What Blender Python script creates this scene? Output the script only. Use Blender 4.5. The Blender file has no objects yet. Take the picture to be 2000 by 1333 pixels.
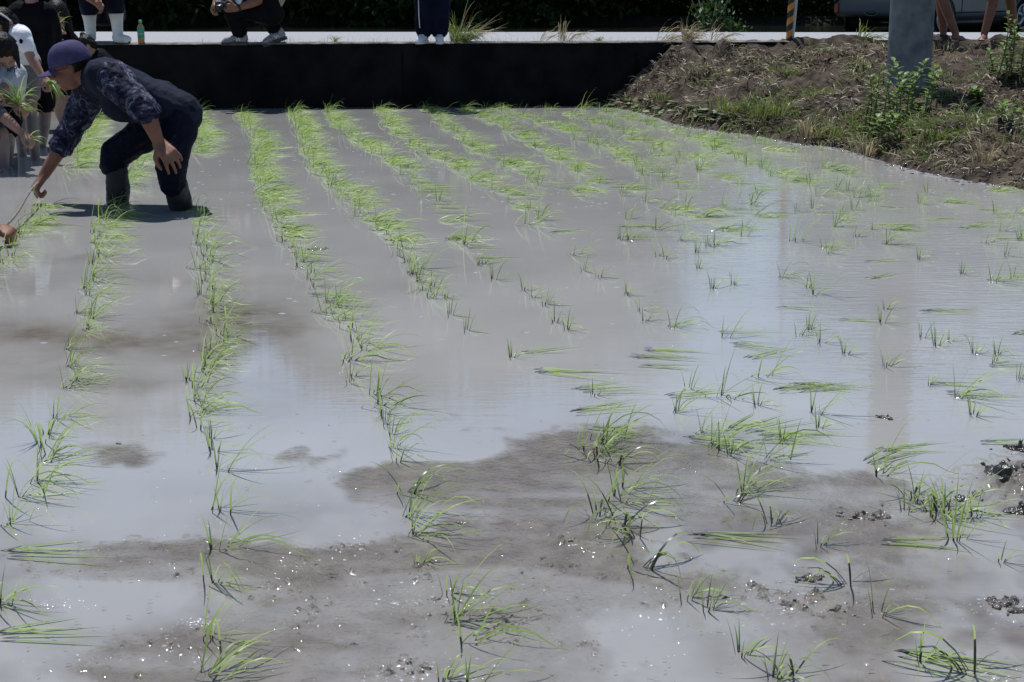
import bpy, math, random
import numpy as np
from mathutils import Vector, Matrix

random.seed(11)
RNG = np.random.default_rng(11)
SC = bpy.context.scene
COL = SC.collection
V3 = Vector

# ------------------------------------------------------------------ camera
F, H, HORIZON = 3000.0, 1.2, -40.0
TH = math.atan((666.5 - HORIZON) / F)
FW = V3((0, math.cos(TH), -math.sin(TH)))
UP = V3((0, math.sin(TH), math.cos(TH)))
cam_d = bpy.data.cameras.new('camera')
cam = bpy.data.objects.new('camera', cam_d)
COL.objects.link(cam)
cam.location = (0, 0, H)
cam.rotation_euler = (math.pi / 2 - TH, 0, 0)
cam_d.sensor_width = 36
cam_d.lens = F * 36 / 2000
cam_d.clip_start, cam_d.clip_end = 0.05, 3000
SC.camera = cam


def ray(px, py):
    return FW + V3((1, 0, 0)) * ((px - 1000) / F) - UP * ((py - 666.5) / F)


def G(px, py, z=0.0):
    d = ray(px, py)
    return V3((0, 0, H)) + d * ((z - H) / d.z)


def P(px, py, Y):
    d = ray(px, py)
    return V3((0, 0, H)) + d * (Y / d.y)


def pix(p):
    d = V3(p) - V3((0, 0, H))
    t = d.dot(FW)
    return 1000 + F * d.x / t, 666.5 - F * d.dot(UP) / t


# ------------------------------------------------------------------ numpy noise
_perm = RNG.permutation(256)
_perm = np.concatenate([_perm, _perm, _perm])
_grad = RNG.uniform(-1, 1, 256)


def vnoise(x, y):
    xi, yi = np.floor(x).astype(int), np.floor(y).astype(int)
    fx, fy = x - xi, y - yi
    fx, fy = fx * fx * (3 - 2 * fx), fy * fy * (3 - 2 * fy)
    def h(a, b):
        return _grad[_perm[(_perm[a & 255] + b) & 255]]
    return (h(xi, yi) * (1 - fx) + h(xi + 1, yi) * fx) * (1 - fy) + (h(xi, yi + 1) * (1 - fx) + h(xi + 1, yi + 1) * fx) * fy


def fbm(x, y, o=4, g=0.5):
    s, a = 0, 1.0
    for i in range(o):
        s = s + a * vnoise(x + 17.3 * i, y - 9.1 * i)
        x, y, a = x * 2.03, y * 2.03, a * g
    return s


# ------------------------------------------------------------------ materials
def new_mat(name):
    m = bpy.data.materials.new(name)
    m.use_nodes = True
    nt = m.node_tree
    b = nt.nodes['Principled BSDF']
    return m, nt, b


def N(nt, t, **kw):
    n = nt.nodes.new(t)
    for k, v in kw.items():
        setattr(n, k, v)
    return n


def ramp(nt, fac, stops, constant=False):
    r = N(nt, 'ShaderNodeValToRGB')
    if constant:
        r.color_ramp.interpolation = 'CONSTANT'
    el = r.color_ramp.elements
    while len(el) < len(stops):
        el.new(0.5)
    for e, (p, c) in zip(el, stops):
        e.position = p
        e.color = (*c, 1) if len(c) == 3 else c
    nt.links.new(fac, r.inputs[0])
    return r.outputs[0]


def mat(name, c1, c2=None, rough=0.6, scale=20, bump=0.0, bscale=None, spec=0.5, metal=0.0, detail=4, trans=0.0, bdist=0.01):
    m, nt, b = new_mat(name)
    b.inputs['Roughness'].default_value = rough
    b.inputs['Specular IOR Level'].default_value = spec
    b.inputs['Metallic'].default_value = metal
    tc = N(nt, 'ShaderNodeTexCoord')
    col = None
    if c2 is None:
        b.inputs['Base Color'].default_value = (*c1, 1)
    else:
        n = N(nt, 'ShaderNodeTexNoise')
        n.inputs['Scale'].default_value = scale
        n.inputs['Detail'].default_value = detail
        nt.links.new(tc.outputs['Object'], n.inputs['Vector'])
        col = ramp(nt, n.outputs[0], [(0.35, c1), (0.65, c2)])
        nt.links.new(col, b.inputs['Base Color'])
    if bump:
        n2 = N(nt, 'ShaderNodeTexNoise')
        n2.inputs['Scale'].default_value = bscale or scale
        n2.inputs['Detail'].default_value = 5
        nt.links.new(tc.outputs['Object'], n2.inputs['Vector'])
        bp = N(nt, 'ShaderNodeBump')
        bp.inputs['Strength'].default_value = bump
        bp.inputs['Distance'].default_value = bdist
        nt.links.new(n2.outputs[0], bp.inputs['Height'])
        nt.links.new(bp.outputs[0], b.inputs['Normal'])
    if trans:
        t = N(nt, 'ShaderNodeBsdfTranslucent')
        if col is not None:
            nt.links.new(col, t.inputs[0])
        else:
            t.inputs[0].default_value = (*c1, 1)
        mx = N(nt, 'ShaderNodeMixShader')
        mx.inputs[0].default_value = trans
        nt.links.new(b.outputs[0], mx.inputs[1])
        nt.links.new(t.outputs[0], mx.inputs[2])
        nt.links.new(mx.outputs[0], nt.nodes['Material Output'].inputs[0])
    return m


def leaf_mat(name, ca, cb, trans=0.45, rough=0.35, spec=0.5, scale=9):
    """each blade takes its own shade through a per-face attribute"""
    m, nt, b = new_mat(name)
    at = N(nt, 'ShaderNodeAttribute', attribute_name='shade')
    oi = N(nt, 'ShaderNodeObjectInfo')
    ad = N(nt, 'ShaderNodeMath', operation='ADD')
    ml = N(nt, 'ShaderNodeMath', operation='MULTIPLY')
    ml.inputs[1].default_value = 0.35
    nt.links.new(oi.outputs['Random'], ml.inputs[0])
    nt.links.new(at.outputs['Fac'], ad.inputs[0])
    nt.links.new(ml.outputs[0], ad.inputs[1])
    col = ramp(nt, ad.outputs[0], [(0.0, ca), (1.2 / 1.35, cb)])
    nt.links.new(col, b.inputs['Base Color'])
    b.inputs['Roughness'].default_value = rough
    b.inputs['Specular IOR Level'].default_value = spec
    t = N(nt, 'ShaderNodeBsdfTranslucent')
    nt.links.new(col, t.inputs[0])
    mx = N(nt, 'ShaderNodeMixShader')
    mx.inputs[0].default_value = trans
    nt.links.new(b.outputs[0], mx.inputs[1])
    nt.links.new(t.outputs[0], mx.inputs[2])
    nt.links.new(mx.outputs[0], nt.nodes['Material Output'].inputs[0])
    return m


M = {}
M['rice'] = leaf_mat('rice_leaf', (0.12, 0.215, 0.05), (0.40, 0.52, 0.16), 0.5, 0.42, 0.35)
M['muddy_stem'] = mat('muddy_stem', (0.035, 0.04, 0.03), (0.06, 0.07, 0.04), rough=0.3, scale=60)
M['dry'] = leaf_mat('dry_grass', (0.028, 0.019, 0.014), (0.36, 0.28, 0.19), 0.25, 0.5)
M['grass'] = leaf_mat('green_grass', (0.04, 0.075, 0.012), (0.20, 0.25, 0.06), 0.4, 0.45)
M['straw'] = leaf_mat('straw_grass', (0.16, 0.13, 0.06), (0.42, 0.34, 0.20), 0.4, 0.45)
M['weed'] = leaf_mat('weed_leaf', (0.05, 0.10, 0.02), (0.16, 0.25, 0.05), 0.4, 0.45)
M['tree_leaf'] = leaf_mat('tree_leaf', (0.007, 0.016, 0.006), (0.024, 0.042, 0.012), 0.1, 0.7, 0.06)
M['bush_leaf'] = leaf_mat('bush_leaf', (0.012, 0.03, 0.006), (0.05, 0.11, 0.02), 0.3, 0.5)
M['bark'] = mat('bark', (0.03, 0.024, 0.018), (0.07, 0.055, 0.04), rough=0.9, scale=14, bump=0.6)
M['litter'] = leaf_mat('fallen_leaf', (0.05, 0.10, 0.025), (0.22, 0.28, 0.12), 0.15, 0.4)
M['stem'] = mat('stem', (0.09, 0.11, 0.035), (0.16, 0.15, 0.06), scale=30)
M['soil'] = mat('soil', (0.027, 0.0205, 0.016), (0.102, 0.080, 0.063), rough=0.85, scale=9, bump=0.9, bscale=45, detail=8, bdist=0.02)
M['wet_mud'] = mat('wet_mud', (0.09, 0.08, 0.07), (0.17, 0.15, 0.13), rough=0.14, scale=30, bump=0.8, bscale=150, bdist=0.01)
M['wet_clod'] = mat('wet_clod', (0.022, 0.019, 0.016), (0.06, 0.052, 0.044), rough=0.2, scale=25, bump=0.5, bscale=70, bdist=0.01)
M['wall'] = mat('old_concrete', (0.004, 0.0045, 0.0055), (0.013, 0.013, 0.0135), rough=0.85, scale=3.5, bump=0.5, bscale=50, detail=8)  # stained concrete, base colour taken near black to carry the face's shade
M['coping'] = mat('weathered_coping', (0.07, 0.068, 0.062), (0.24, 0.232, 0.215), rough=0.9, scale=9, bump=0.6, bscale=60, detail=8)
M['road'] = mat('pale_asphalt', (0.25, 0.255, 0.265), (0.38, 0.385, 0.395), rough=0.85, scale=120, bump=0.5, bscale=300, detail=2)
M['lot'] = mat('parking_gravel', (0.02, 0.022, 0.016), (0.045, 0.045, 0.035), rough=0.9, scale=40, bump=0.5)
M['dark_soil'] = mat('dark_soil', (0.014, 0.015, 0.010), (0.032, 0.032, 0.022), rough=0.95, scale=2, bump=0.4, bscale=20, spec=0.1)
M['pole'] = mat('pole_concrete', (0.115, 0.123, 0.132), (0.20, 0.208, 0.22), rough=0.75, scale=9, bump=0.15, bscale=120, detail=8)
M['skin'] = mat('tanned_skin', (0.19, 0.085, 0.055), (0.24, 0.115, 0.075), rough=0.45, scale=14)
M['skin_kid'] = mat('light_skin', (0.27, 0.155, 0.115), (0.34, 0.20, 0.15), rough=0.5, scale=14)
M['mud_skin'] = mat('muddy_skin', (0.13, 0.11, 0.11), (0.22, 0.165, 0.15), rough=0.4, scale=9)
M['hair'] = mat('black_hair', (0.006, 0.0055, 0.0055), (0.016, 0.013, 0.012), rough=0.42, scale=60, bump=0.6, bscale=90)
M['navy'] = mat('navy_cloth', (0.012, 0.014, 0.026), (0.020, 0.024, 0.040), rough=0.75, scale=6, bump=0.5, bscale=14, bdist=0.03)
M['trouser'] = mat('navy_trouser_cloth', (0.005, 0.006, 0.014), (0.010, 0.012, 0.024), rough=0.6, scale=8, bump=0.8, bscale=11, bdist=0.04)
M['black'] = mat('black_cloth', (0.0035, 0.0035, 0.005), (0.007, 0.007, 0.009), rough=0.8, scale=8, bump=0.4, bscale=14, bdist=0.03)
M['bluetrouser'] = mat('dark_blue_cloth', (0.004, 0.005, 0.016), (0.007, 0.009, 0.026), rough=0.75, scale=8, bump=0.4, bscale=10, bdist=0.03)
M['white'] = mat('white_cloth', (0.68, 0.68, 0.72), (0.8, 0.8, 0.83), rough=0.8, scale=6, bump=0.5, bscale=16, bdist=0.03)
M['blueprint'] = mat('pale_blue_cloth', (0.25, 0.38, 0.55), (0.55, 0.62, 0.72), rough=0.8, scale=16)
M['paleshirt'] = mat('pale_grey_cloth', (0.30, 0.33, 0.37), (0.42, 0.44, 0.48), rough=0.85, scale=9, bump=0.4, bscale=16, bdist=0.03)
M['beige'] = mat('beige_cloth', (0.15, 0.135, 0.12), (0.2, 0.18, 0.16), rough=0.85, scale=9, bump=0.5, bscale=18, bdist=0.03)
M['grey'] = mat('grey_cloth', (0.055, 0.06, 0.07), (0.10, 0.105, 0.12), rough=0.8, scale=8, bump=0.4, bscale=14, bdist=0.02)
M['cap'] = mat('purple_cap_cloth', (0.055, 0.049, 0.108), (0.074, 0.066, 0.138), rough=0.75, scale=40, bump=0.3, bscale=120)
M['boot'] = mat('muddy_boot', (0.010, 0.011, 0.014), (0.040, 0.042, 0.046), rough=0.5, scale=9, bump=0.3, bscale=20)
M['whiteboot'] = mat('white_rubber', (0.52, 0.55, 0.55), (0.66, 0.68, 0.67), rough=0.4, scale=12)
M['sole'] = mat('boot_sole', (0.03, 0.028, 0.026), (0.07, 0.06, 0.055), rough=0.8, scale=20)
M['sneaker'] = mat('grey_sneaker', (0.15, 0.15, 0.17), (0.26, 0.26, 0.29), rough=0.6, scale=40)
M['paleshoe'] = mat('pale_shoe', (0.50, 0.55, 0.60), (0.66, 0.7, 0.74), rough=0.6, scale=30)
M['offwhite'] = mat('offwhite_rubber', (0.55, 0.55, 0.55), rough=0.6)
M['plastic'] = mat('black_plastic', (0.012, 0.012, 0.013), rough=0.35)
M['silver'] = mat('silver_trim', (0.6, 0.6, 0.62), rough=0.25, metal=1.0)
M['carpaint'] = mat('silver_car_paint', (0.13, 0.14, 0.16), rough=0.28, metal=0.4)
M['glass'] = mat('dark_glass', (0.01, 0.012, 0.014), rough=0.05)
M['tyre'] = mat('tyre_rubber', (0.012, 0.012, 0.012), rough=0.85)
M['rim'] = mat('alloy_rim', (0.42, 0.43, 0.45), rough=0.35, metal=0.7)
M['redlight'] = mat('red_lens', (0.22, 0.01, 0.008), rough=0.2)
M['orange'] = mat('orange_stripe', (0.62, 0.22, 0.02), (0.7, 0.28, 0.03), rough=0.45, scale=20)
M['stripe_black'] = mat('black_stripe', (0.012, 0.012, 0.012), rough=0.45)
M['steel'] = mat('galvanised_steel', (0.40, 0.42, 0.44), (0.5, 0.52, 0.54), rough=0.45, metal=0.7, scale=30)
M['tea'] = mat('amber_tea', (0.50, 0.17, 0.03), rough=0.12)
M['tealabel'] = mat('green_label', (0.03, 0.26, 0.17), (0.05, 0.34, 0.22), rough=0.35, scale=30)
M['yellowmark'] = mat('yellow_mark', (0.65, 0.55, 0.1), rough=0.4)
M['teacap'] = mat('mint_cap', (0.10, 0.5, 0.36), rough=0.4)
M['bag'] = mat('tan_bag', (0.26, 0.24, 0.18), (0.33, 0.31, 0.24), rough=0.8, scale=20)
M['rope'] = mat('wet_stick', (0.10, 0.085, 0.07), (0.24, 0.21, 0.18), rough=0.6, scale=40)
M['navyprint'] = mat('navy_print', (0.04, 0.045, 0.2), rough=0.8)
M['redprint'] = mat('red_print', (0.5, 0.06, 0.08), rough=0.8)
M['debris'] = mat('dark_debris', (0.07, 0.065, 0.055), (0.16, 0.15, 0.12), rough=0.6, scale=30)
M['mud_glint'] = mat('mud_glint_dome', (0.15, 0.132, 0.115), rough=0.075, spec=0.8)
M['silt_glint'] = mat('silt_glint_dome', (0.30, 0.297, 0.295), rough=0.075, spec=0.8)
M['eye'] = mat('eye_white', (0.28, 0.26, 0.25), rough=0.3)
M['peg'] = mat('pale_strap', (0.6, 0.6, 0.62), rough=0.5)


for _k in ('navy', 'trouser', 'black', 'bluetrouser', 'grey', 'beige', 'white', 'cap', 'wall', 'soil', 'dark_soil', 'tyre', 'lot'):
    M[_k].node_tree.nodes['Principled BSDF'].inputs['Specular IOR Level'].default_value = 0.06
M['hair'].node_tree.nodes['Principled BSDF'].inputs['Specular IOR Level'].default_value = 0.12
for _k in ('skin', 'skin_kid', 'boot', 'coping', 'pole', 'road'):
    M[_k].node_tree.nodes['Principled BSDF'].inputs['Specular IOR Level'].default_value = 0.2


def camo():
    m, nt, b = new_mat('camo_cloth')
    tc = N(nt, 'ShaderNodeTexCoord')
    n = N(nt, 'ShaderNodeTexNoise')
    n.inputs['Scale'].default_value = 15
    n.inputs['Detail'].default_value = 3
    n.inputs['Roughness'].default_value = 0.6
    n.inputs['Distortion'].default_value = 0.8
    nt.links.new(tc.outputs['Object'], n.inputs['Vector'])
    c = ramp(nt, n.outputs[0], [(0, (0.008, 0.009, 0.02)), (0.45, (0.026, 0.028, 0.055)), (0.555, (0.12, 0.12, 0.155)), (0.61, (0.018, 0.02, 0.038))], True)
    nt.links.new(c, b.inputs['Base Color'])
    b.inputs['Roughness'].default_value = 0.7
    b.inputs['Specular IOR Level'].default_value = 0.08
    n2 = N(nt, 'ShaderNodeTexNoise')
    n2.inputs['Scale'].default_value = 13
    nt.links.new(tc.outputs['Object'], n2.inputs['Vector'])
    bp = N(nt, 'ShaderNodeBump')
    bp.inputs['Strength'].default_value = 0.9
    bp.inputs['Distance'].default_value = 0.04
    nt.links.new(n2.outputs[0], bp.inputs['Height'])
    nt.links.new(bp.outputs[0], b.inputs['Normal'])
    return m


M['camo'] = camo()


def paddy_mat():
    """silty water over mud: the mud lies at or above the surface where attribute 'mud' is 1"""
    m, nt, b = new_mat('silty_water')
    L = nt.links.new
    tc = N(nt, 'ShaderNodeTexCoord')
    at = N(nt, 'ShaderNodeAttribute', attribute_name='mud')
    n = N(nt, 'ShaderNodeTexNoise')
    n.inputs['Scale'].default_value = 1.3
    n.inputs['Detail'].default_value = 5
    L(tc.outputs['Object'], n.inputs['Vector'])
    silt = ramp(nt, n.outputs[0], [(0.3, (0.262, 0.256, 0.247)), (0.7, (0.315, 0.309, 0.299))])
    n2 = N(nt, 'ShaderNodeTexNoise')
    n2.inputs['Scale'].default_value = 14
    n2.inputs['Detail'].default_value = 6
    L(tc.outputs['Object'], n2.inputs['Vector'])
    mud = ramp(nt, n2.outputs[0], [(0.3, (0.112, 0.095, 0.077)), (0.7, (0.178, 0.155, 0.130))])
    mx = N(nt, 'ShaderNodeMix', data_type='RGBA')
    L(at.outputs['Fac'], mx.inputs['Factor'])
    L(silt, mx.inputs['A'])
    L(mud, mx.inputs['B'])
    L(mx.outputs['Result'], b.inputs['Base Color'])
    ax_ = N(nt, 'ShaderNodeAttribute', attribute_name='expo')
    ar_ = N(nt, 'ShaderNodeAttribute', attribute_name='lumps')
    rr = N(nt, 'ShaderNodeMapRange')
    L(ax_.outputs['Fac'], rr.inputs[0])
    rr.inputs[3].default_value = 0.035
    rr.inputs[4].default_value = 0.075
    L(rr.outputs[0], b.inputs['Roughness'])
    b.inputs['IOR'].default_value = 1.4
    # wind ripples (long in x) in wandering patches, and fine grain on the mud
    mp = N(nt, 'ShaderNodeMapping')
    mp.inputs['Scale'].default_value = (7, 34, 1)
    mp.inputs['Rotation'].default_value = (0, 0, 0.12)
    L(tc.outputs['Object'], mp.inputs[0])
    r1 = N(nt, 'ShaderNodeTexNoise')
    r1.inputs['Scale'].default_value = 1.0
    r1.inputs['Detail'].default_value = 3
    r1.inputs['Distortion'].default_value = 0.7
    L(mp.outputs[0], r1.inputs['Vector'])
    pm = N(nt, 'ShaderNodeTexNoise')
    pm.inputs['Scale'].default_value = 0.45
    pm.inputs['Detail'].default_value = 2
    L(tc.outputs['Object'], pm.inputs['Vector'])
    sx = N(nt, 'ShaderNodeSeparateXYZ')
    L(tc.outputs['Object'], sx.inputs[0])
    xr = N(nt, 'ShaderNodeMapRange')
    L(sx.outputs['X'], xr.inputs[0])
    xr.inputs[1].default_value = 0.2
    xr.inputs[2].default_value = 2.0
    xr.inputs[3].default_value = 0.10
    xr.inputs[4].default_value = 1.0
    mm = N(nt, 'ShaderNodeMath', operation='MULTIPLY')
    L(pm.outputs[0], mm.inputs[0])
    L(xr.outputs[0], mm.inputs[1])
    b1 = N(nt, 'ShaderNodeBump')
    b1.inputs['Distance'].default_value = 0.005
    L(mm.outputs[0], b1.inputs['Strength'])
    L(r1.outputs[0], b1.inputs['Height'])
    g = N(nt, 'ShaderNodeTexNoise')
    g.inputs['Scale'].default_value = 48
    g.inputs['Detail'].default_value = 3
    g.inputs['Roughness'].default_value = 0.5
    L(tc.outputs['Object'], g.inputs['Vector'])
    ms = N(nt, 'ShaderNodeMath', operation='MULTIPLY')
    ms.inputs[1].default_value = 0.40
    L(ax_.outputs['Fac'], ms.inputs[0])
    b2 = N(nt, 'ShaderNodeBump')
    b2.inputs['Distance'].default_value = 0.013
    L(ms.outputs[0], b2.inputs['Strength'])
    L(g.outputs[0], b2.inputs['Height'])
    L(b1.outputs[0], b2.inputs['Normal'])
    g3 = N(nt, 'ShaderNodeTexNoise')
    g3.inputs['Scale'].default_value = 62
    g3.inputs['Detail'].default_value = 1.5
    g3.inputs['Roughness'].default_value = 0.6
    L(tc.outputs['Object'], g3.inputs['Vector'])
    b3 = N(nt, 'ShaderNodeBump')
    b3.inputs['Distance'].default_value = 0.024
    L(ar_.outputs['Fac'], b3.inputs['Strength'])
    L(g3.outputs[0], b3.inputs['Height'])
    L(b2.outputs[0], b3.inputs['Normal'])
    L(b3.outputs[0], b.inputs['Normal'])
    return m


M['paddy'] = paddy_mat()


def pond_mat():
    m, nt, b = new_mat('pond_water')
    b.inputs['Base Color'].default_value = (0.012, 0.014, 0.010, 1)
    b.inputs['Roughness'].default_value = 0.08
    b.inputs['IOR'].default_value = 1.33
    tc = N(nt, 'ShaderNodeTexCoord')
    n = N(nt, 'ShaderNodeTexNoise')
    n.inputs['Scale'].default_value = 6
    n.inputs['Detail'].default_value = 4
    nt.links.new(tc.outputs['Object'], n.inputs['Vector'])
    bp = N(nt, 'ShaderNodeBump')
    bp.inputs['Strength'].default_value = 0.25
    bp.inputs['Distance'].default_value = 0.01
    nt.links.new(n.outputs[0], bp.inputs['Height'])
    nt.links.new(bp.outputs[0], b.inputs['Normal'])
    return m


M['pond'] = pond_mat()


# ------------------------------------------------------------------ mesh helpers
def tag(o, label=None, cat=None, group=None, kind=None):
    if label: o['label'] = label
    if cat: o['category'] = cat
    if group: o['group'] = group
    if kind: o['kind'] = kind
    return o


def put(o, parent=None):
    COL.objects.link(o)
    if parent is not None:
        o.parent = parent
        o.matrix_parent_inverse = Matrix.Translation(-parent.location)
    return o


def mesh_np(name, verts, quads, m, parent=None, smooth=True, shade=None, tri=False, mats=None, midx=None):
    verts = np.asarray(verts, dtype=np.float32)
    quads = np.asarray(quads, dtype=np.int32)
    k = quads.shape[1]
    me = bpy.data.meshes.new(name)
    me.vertices.add(len(verts))
    me.vertices.foreach_set('co', verts.ravel())
    me.loops.add(quads.size)
    me.loops.foreach_set('vertex_index', quads.ravel())
    me.polygons.add(len(quads))
    me.polygons.foreach_set('loop_start', np.arange(0, quads.size, k, dtype=np.int32))
    me.polygons.foreach_set('loop_total', np.full(len(quads), k, dtype=np.int32))
    me.polygons.foreach_set('use_smooth', np.full(len(quads), smooth, dtype=bool))
    for mm in (mats or [m]):
        me.materials.append(mm)
    if midx is not None:
        me.polygons.foreach_set('material_index', np.asarray(midx, dtype=np.int32))
    me.update(calc_edges=True)
    me.validate()
    if shade is not None:
        a = me.attributes.new('shade', 'FLOAT', 'FACE')
        a.data.foreach_set('value', np.asarray(shade, dtype=np.float32))
    o = bpy.data.objects.new(name, me)
    return put(o, parent)


class MB:
    def __init__(s):
        s.v, s.f = [], []

    def add(s, vs, fs):
        o = len(s.v)
        s.v += [tuple(v) for v in vs]
        s.f += [tuple(i + o for i in f) for f in fs]

    def box(s, c, size, rot=None):
        c = V3(c)
        hx, hy, hz = (d / 2 for d in size)
        vs = []
        for z in (-hz, hz):
            for x, y in ((-hx, -hy), (hx, -hy), (hx, hy), (-hx, hy)):
                v = V3((x, y, z))
                if rot is not None: v = rot @ v
                vs.append(v + c)
        s.add(vs, [(3, 2, 1, 0), (4, 5, 6, 7), (0, 1, 5, 4), (1, 2, 6, 5), (2, 3, 7, 6), (3, 0, 4, 7)])

    def tube(s, pts, rads, n=8, cap=True):
        pts = [V3(p) for p in pts]
        vs, fs = [], []
        for i, p in enumerate(pts):
            t = (pts[min(i + 1, len(pts) - 1)] - pts[max(i - 1, 0)]).normalized()
            a = t.cross(V3((0.13, 0.97, 0.21)))
            if a.length < 1e-3: a = t.cross(V3((1, 0, 0)))
            a.normalize()
            b = t.cross(a)
            for k in range(n):
                w = 2 * math.pi * k / n
                vs.append(p + (a * math.cos(w) + b * math.sin(w)) * rads[i])
        for i in range(len(pts) - 1):
            for k in range(n):
                k2 = (k + 1) % n
                fs.append((i * n + k, i * n + k2, (i + 1) * n + k2, (i + 1) * n + k))
        if cap:
            fs.append(tuple(range(n - 1, -1, -1)))
            fs.append(tuple((len(pts) - 1) * n + k for k in range(n)))
        s.add(vs, fs)

    def lathe(s, c, prof, n=24, axis=None):
        """prof: list of (radius, height)"""
        c = V3(c)
        R = Matrix.Identity(3) if axis is None else V3((0, 0, 1)).rotation_difference(V3(axis)).to_matrix()
        vs, fs = [], []
        for r, h in prof:
            for k in range(n):
                w = 2 * math.pi * k / n
                vs.append(c + R @ V3((r * math.cos(w), r * math.sin(w), h)))
        for i in range(len(prof) - 1):
            for k in range(n):
                k2 = (k + 1) % n
                fs.append((i * n + k, i * n + k2, (i + 1) * n + k2, (i + 1) * n + k))
        s.add(vs, fs)

    def capsule(s, p0, r0, p1, r1, n=14):
        p0, p1 = V3(p0), V3(p1)
        d = p1 - p0
        if d.length < 1e-6: d = V3((0, 0, 1e-4))
        t = d.normalized()
        pts, rads = [], []
        for a in (-80, -50, -20):
            a = math.radians(a)
            pts.append(p0 + t * r0 * math.sin(a)); rads.append(r0 * math.cos(a))
        pts.append(p0); rads.append(r0)
        pts.append(p1); rads.append(r1)
        for a in (20, 50, 80):
            a = math.radians(a)
            pts.append(p1 + t * r1 * math.sin(a)); rads.append(r1 * math.cos(a))
        # fixed frame so that rings never twist
        a = t.cross(V3((0.13, 0.97, 0.21))).normalized()
        b = t.cross(a)
        vs, fs = [], []
        for p, r in zip(pts, rads):
            for k in range(n):
                w = 2 * math.pi * k / n
                vs.append(p + (a * math.cos(w) + b * math.sin(w)) * r)
        for i in range(len(pts) - 1):
            for k in range(n):
                k2 = (k + 1) % n
                fs.append((i * n + k, i * n + k2, (i + 1) * n + k2, (i + 1) * n + k))
        fs.append(tuple(range(n - 1, -1, -1)))
        fs.append(tuple((len(pts) - 1) * n + k for k in range(n)))
        s.add(vs, fs)

    def ell(s, c, ax, ay, az, n=16):
        """ellipsoid with three half-axis vectors"""
        c = V3(c)
        vs, fs = [], []
        m_ = n // 2
        for i in range(m_ + 1):
            a = math.pi * (i + 0.02 if i == 0 else (i - 0.02 if i == m_ else i)) / m_
            for k in range(n):
                w = 2 * math.pi * k / n
                vs.append(c + ax * (math.sin(a) * math.cos(w)) + ay * (math.sin(a) * math.sin(w)) + az * math.cos(a))
        for i in range(m_):
            for k in range(n):
                k2 = (k + 1) % n
                fs.append((i * n + k, (i + 1) * n + k, (i + 1) * n + k2, i * n + k2))
        fs.append(tuple(range(n)))
        fs.append(tuple(m_ * n + k for k in range(n - 1, -1, -1)))
        s.add(vs, fs)

    def obj(s, name, m, parent=None, smooth=True, bevel=0.0):
        me = bpy.data.meshes.new(name)
        me.from_pydata([tuple(v) for v in s.v], [], s.f)
        me.materials.append(m)
        me.polygons.foreach_set('use_smooth', [smooth] * len(me.polygons))
        me.validate()
        o = bpy.data.objects.new(name, me)
        put(o, parent)
        if bevel:
            b = o.modifiers.new('bevel', 'BEVEL')
            b.width = bevel
            b.segments = 2
            b.limit_method = 'ANGLE'
        return o

    def fuse(s, name, m, parent=None, voxel=0.01, smooth=4, lump=0.0, lscale=0.1):
        """one continuous surface grown round all the volumes"""
        o = s.obj(name, m, None)
        r = o.modifiers.new('r', 'REMESH')
        r.mode = 'VOXEL'
        r.voxel_size = voxel
        r.use_smooth_shade = True
        if smooth:
            q = o.modifiers.new('s', 'SMOOTH')
            q.iterations = smooth
            q.factor = 0.5
        if lump:
            t = bpy.data.textures.new(name + '_lumps', 'CLOUDS')
            t.noise_scale = lscale
            d = o.modifiers.new('d', 'DISPLACE')
            d.texture = t
            d.strength = lump
            d.mid_level = 0.5
        dg = bpy.context.evaluated_depsgraph_get()
        dg.update()
        me = bpy.data.meshes.new_from_object(o.evaluated_get(dg))
        o.modifiers.clear()
        old = o.data
        o.data = me
        bpy.data.meshes.remove(old)
        me.materials.clear()
        me.materials.append(m)
        me.polygons.foreach_set('use_smooth', [True] * len(me.polygons))
        if parent is not None:
            o.parent = parent
            o.matrix_parent_inverse = Matrix.Translation(-parent.location)
        me.name = name
        return o


def empty(name, loc, label, cat, group=None):
    o = bpy.data.objects.new(name, None)
    o.location = loc
    o.empty_display_size = 0.1
    COL.objects.link(o)
    return tag(o, label, cat, group)


# ------------------------------------------------------------------ people
def hand(mb, wrist, fwd, back, thumb, s=1.0, curl=(20, 35, 25), spread=0.15):
    """fwd: wrist to knuckles; back: out of the back of the hand; thumb: side of the thumb"""
    w = V3(wrist)
    f = V3(fwd).normalized()
    b = (V3(back) - f * V3(back).dot(f)).normalized()
    t = V3(thumb)
    t = (t - f * t.dot(f) - b * t.dot(b)).normalized()
    lens = (0.040, 0.046, 0.043, 0.033)
    offs = (0.030, 0.010, -0.011, -0.030)
    for i in range(4):
        k = w + f * (0.085 - abs(i - 1.2) * 0.004) * s + t * offs[i] * s
        mb.capsule(w + t * offs[i] * 0.5 * s, 0.019 * s, k, 0.0135 * s, 10)
        d, p = (f + t * (spread * (1.2 - i))).normalized(), k
        ax = d.cross(b)
        ang = 0
        for j, (c, q) in enumerate(zip(curl, (1.0, 0.62, 0.5))):
            ang += math.radians(c + i * 3)
            dd = Matrix.Rotation(-ang, 3, ax) @ d
            p2 = p + dd * lens[i] * q * s
            mb.capsule(p, (0.0105 - 0.0012 * j) * s, p2, (0.0095 - 0.0012 * j) * s, 10)
            p = p2
    p0 = w + f * 0.025 * s + t * 0.022 * s
    p1 = p0 + (f * 0.6 + t * 0.75 - b * 0.3).normalized() * 0.045 * s
    p2 = p1 + (f * 0.9 + t * 0.25 - b * 0.4).normalized() * 0.032 * s
    p3 = p2 + (f * 0.95 - t * 0.05 - b * 0.4).normalized() * 0.025 * s
    mb.capsule(p0, 0.017 * s, p1, 0.0135 * s, 10)
    mb.capsule(p1, 0.0125 * s, p2, 0.0105 * s, 10)
    mb.capsule(p2, 0.0105 * s, p3, 0.0085 * s, 10)


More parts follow.
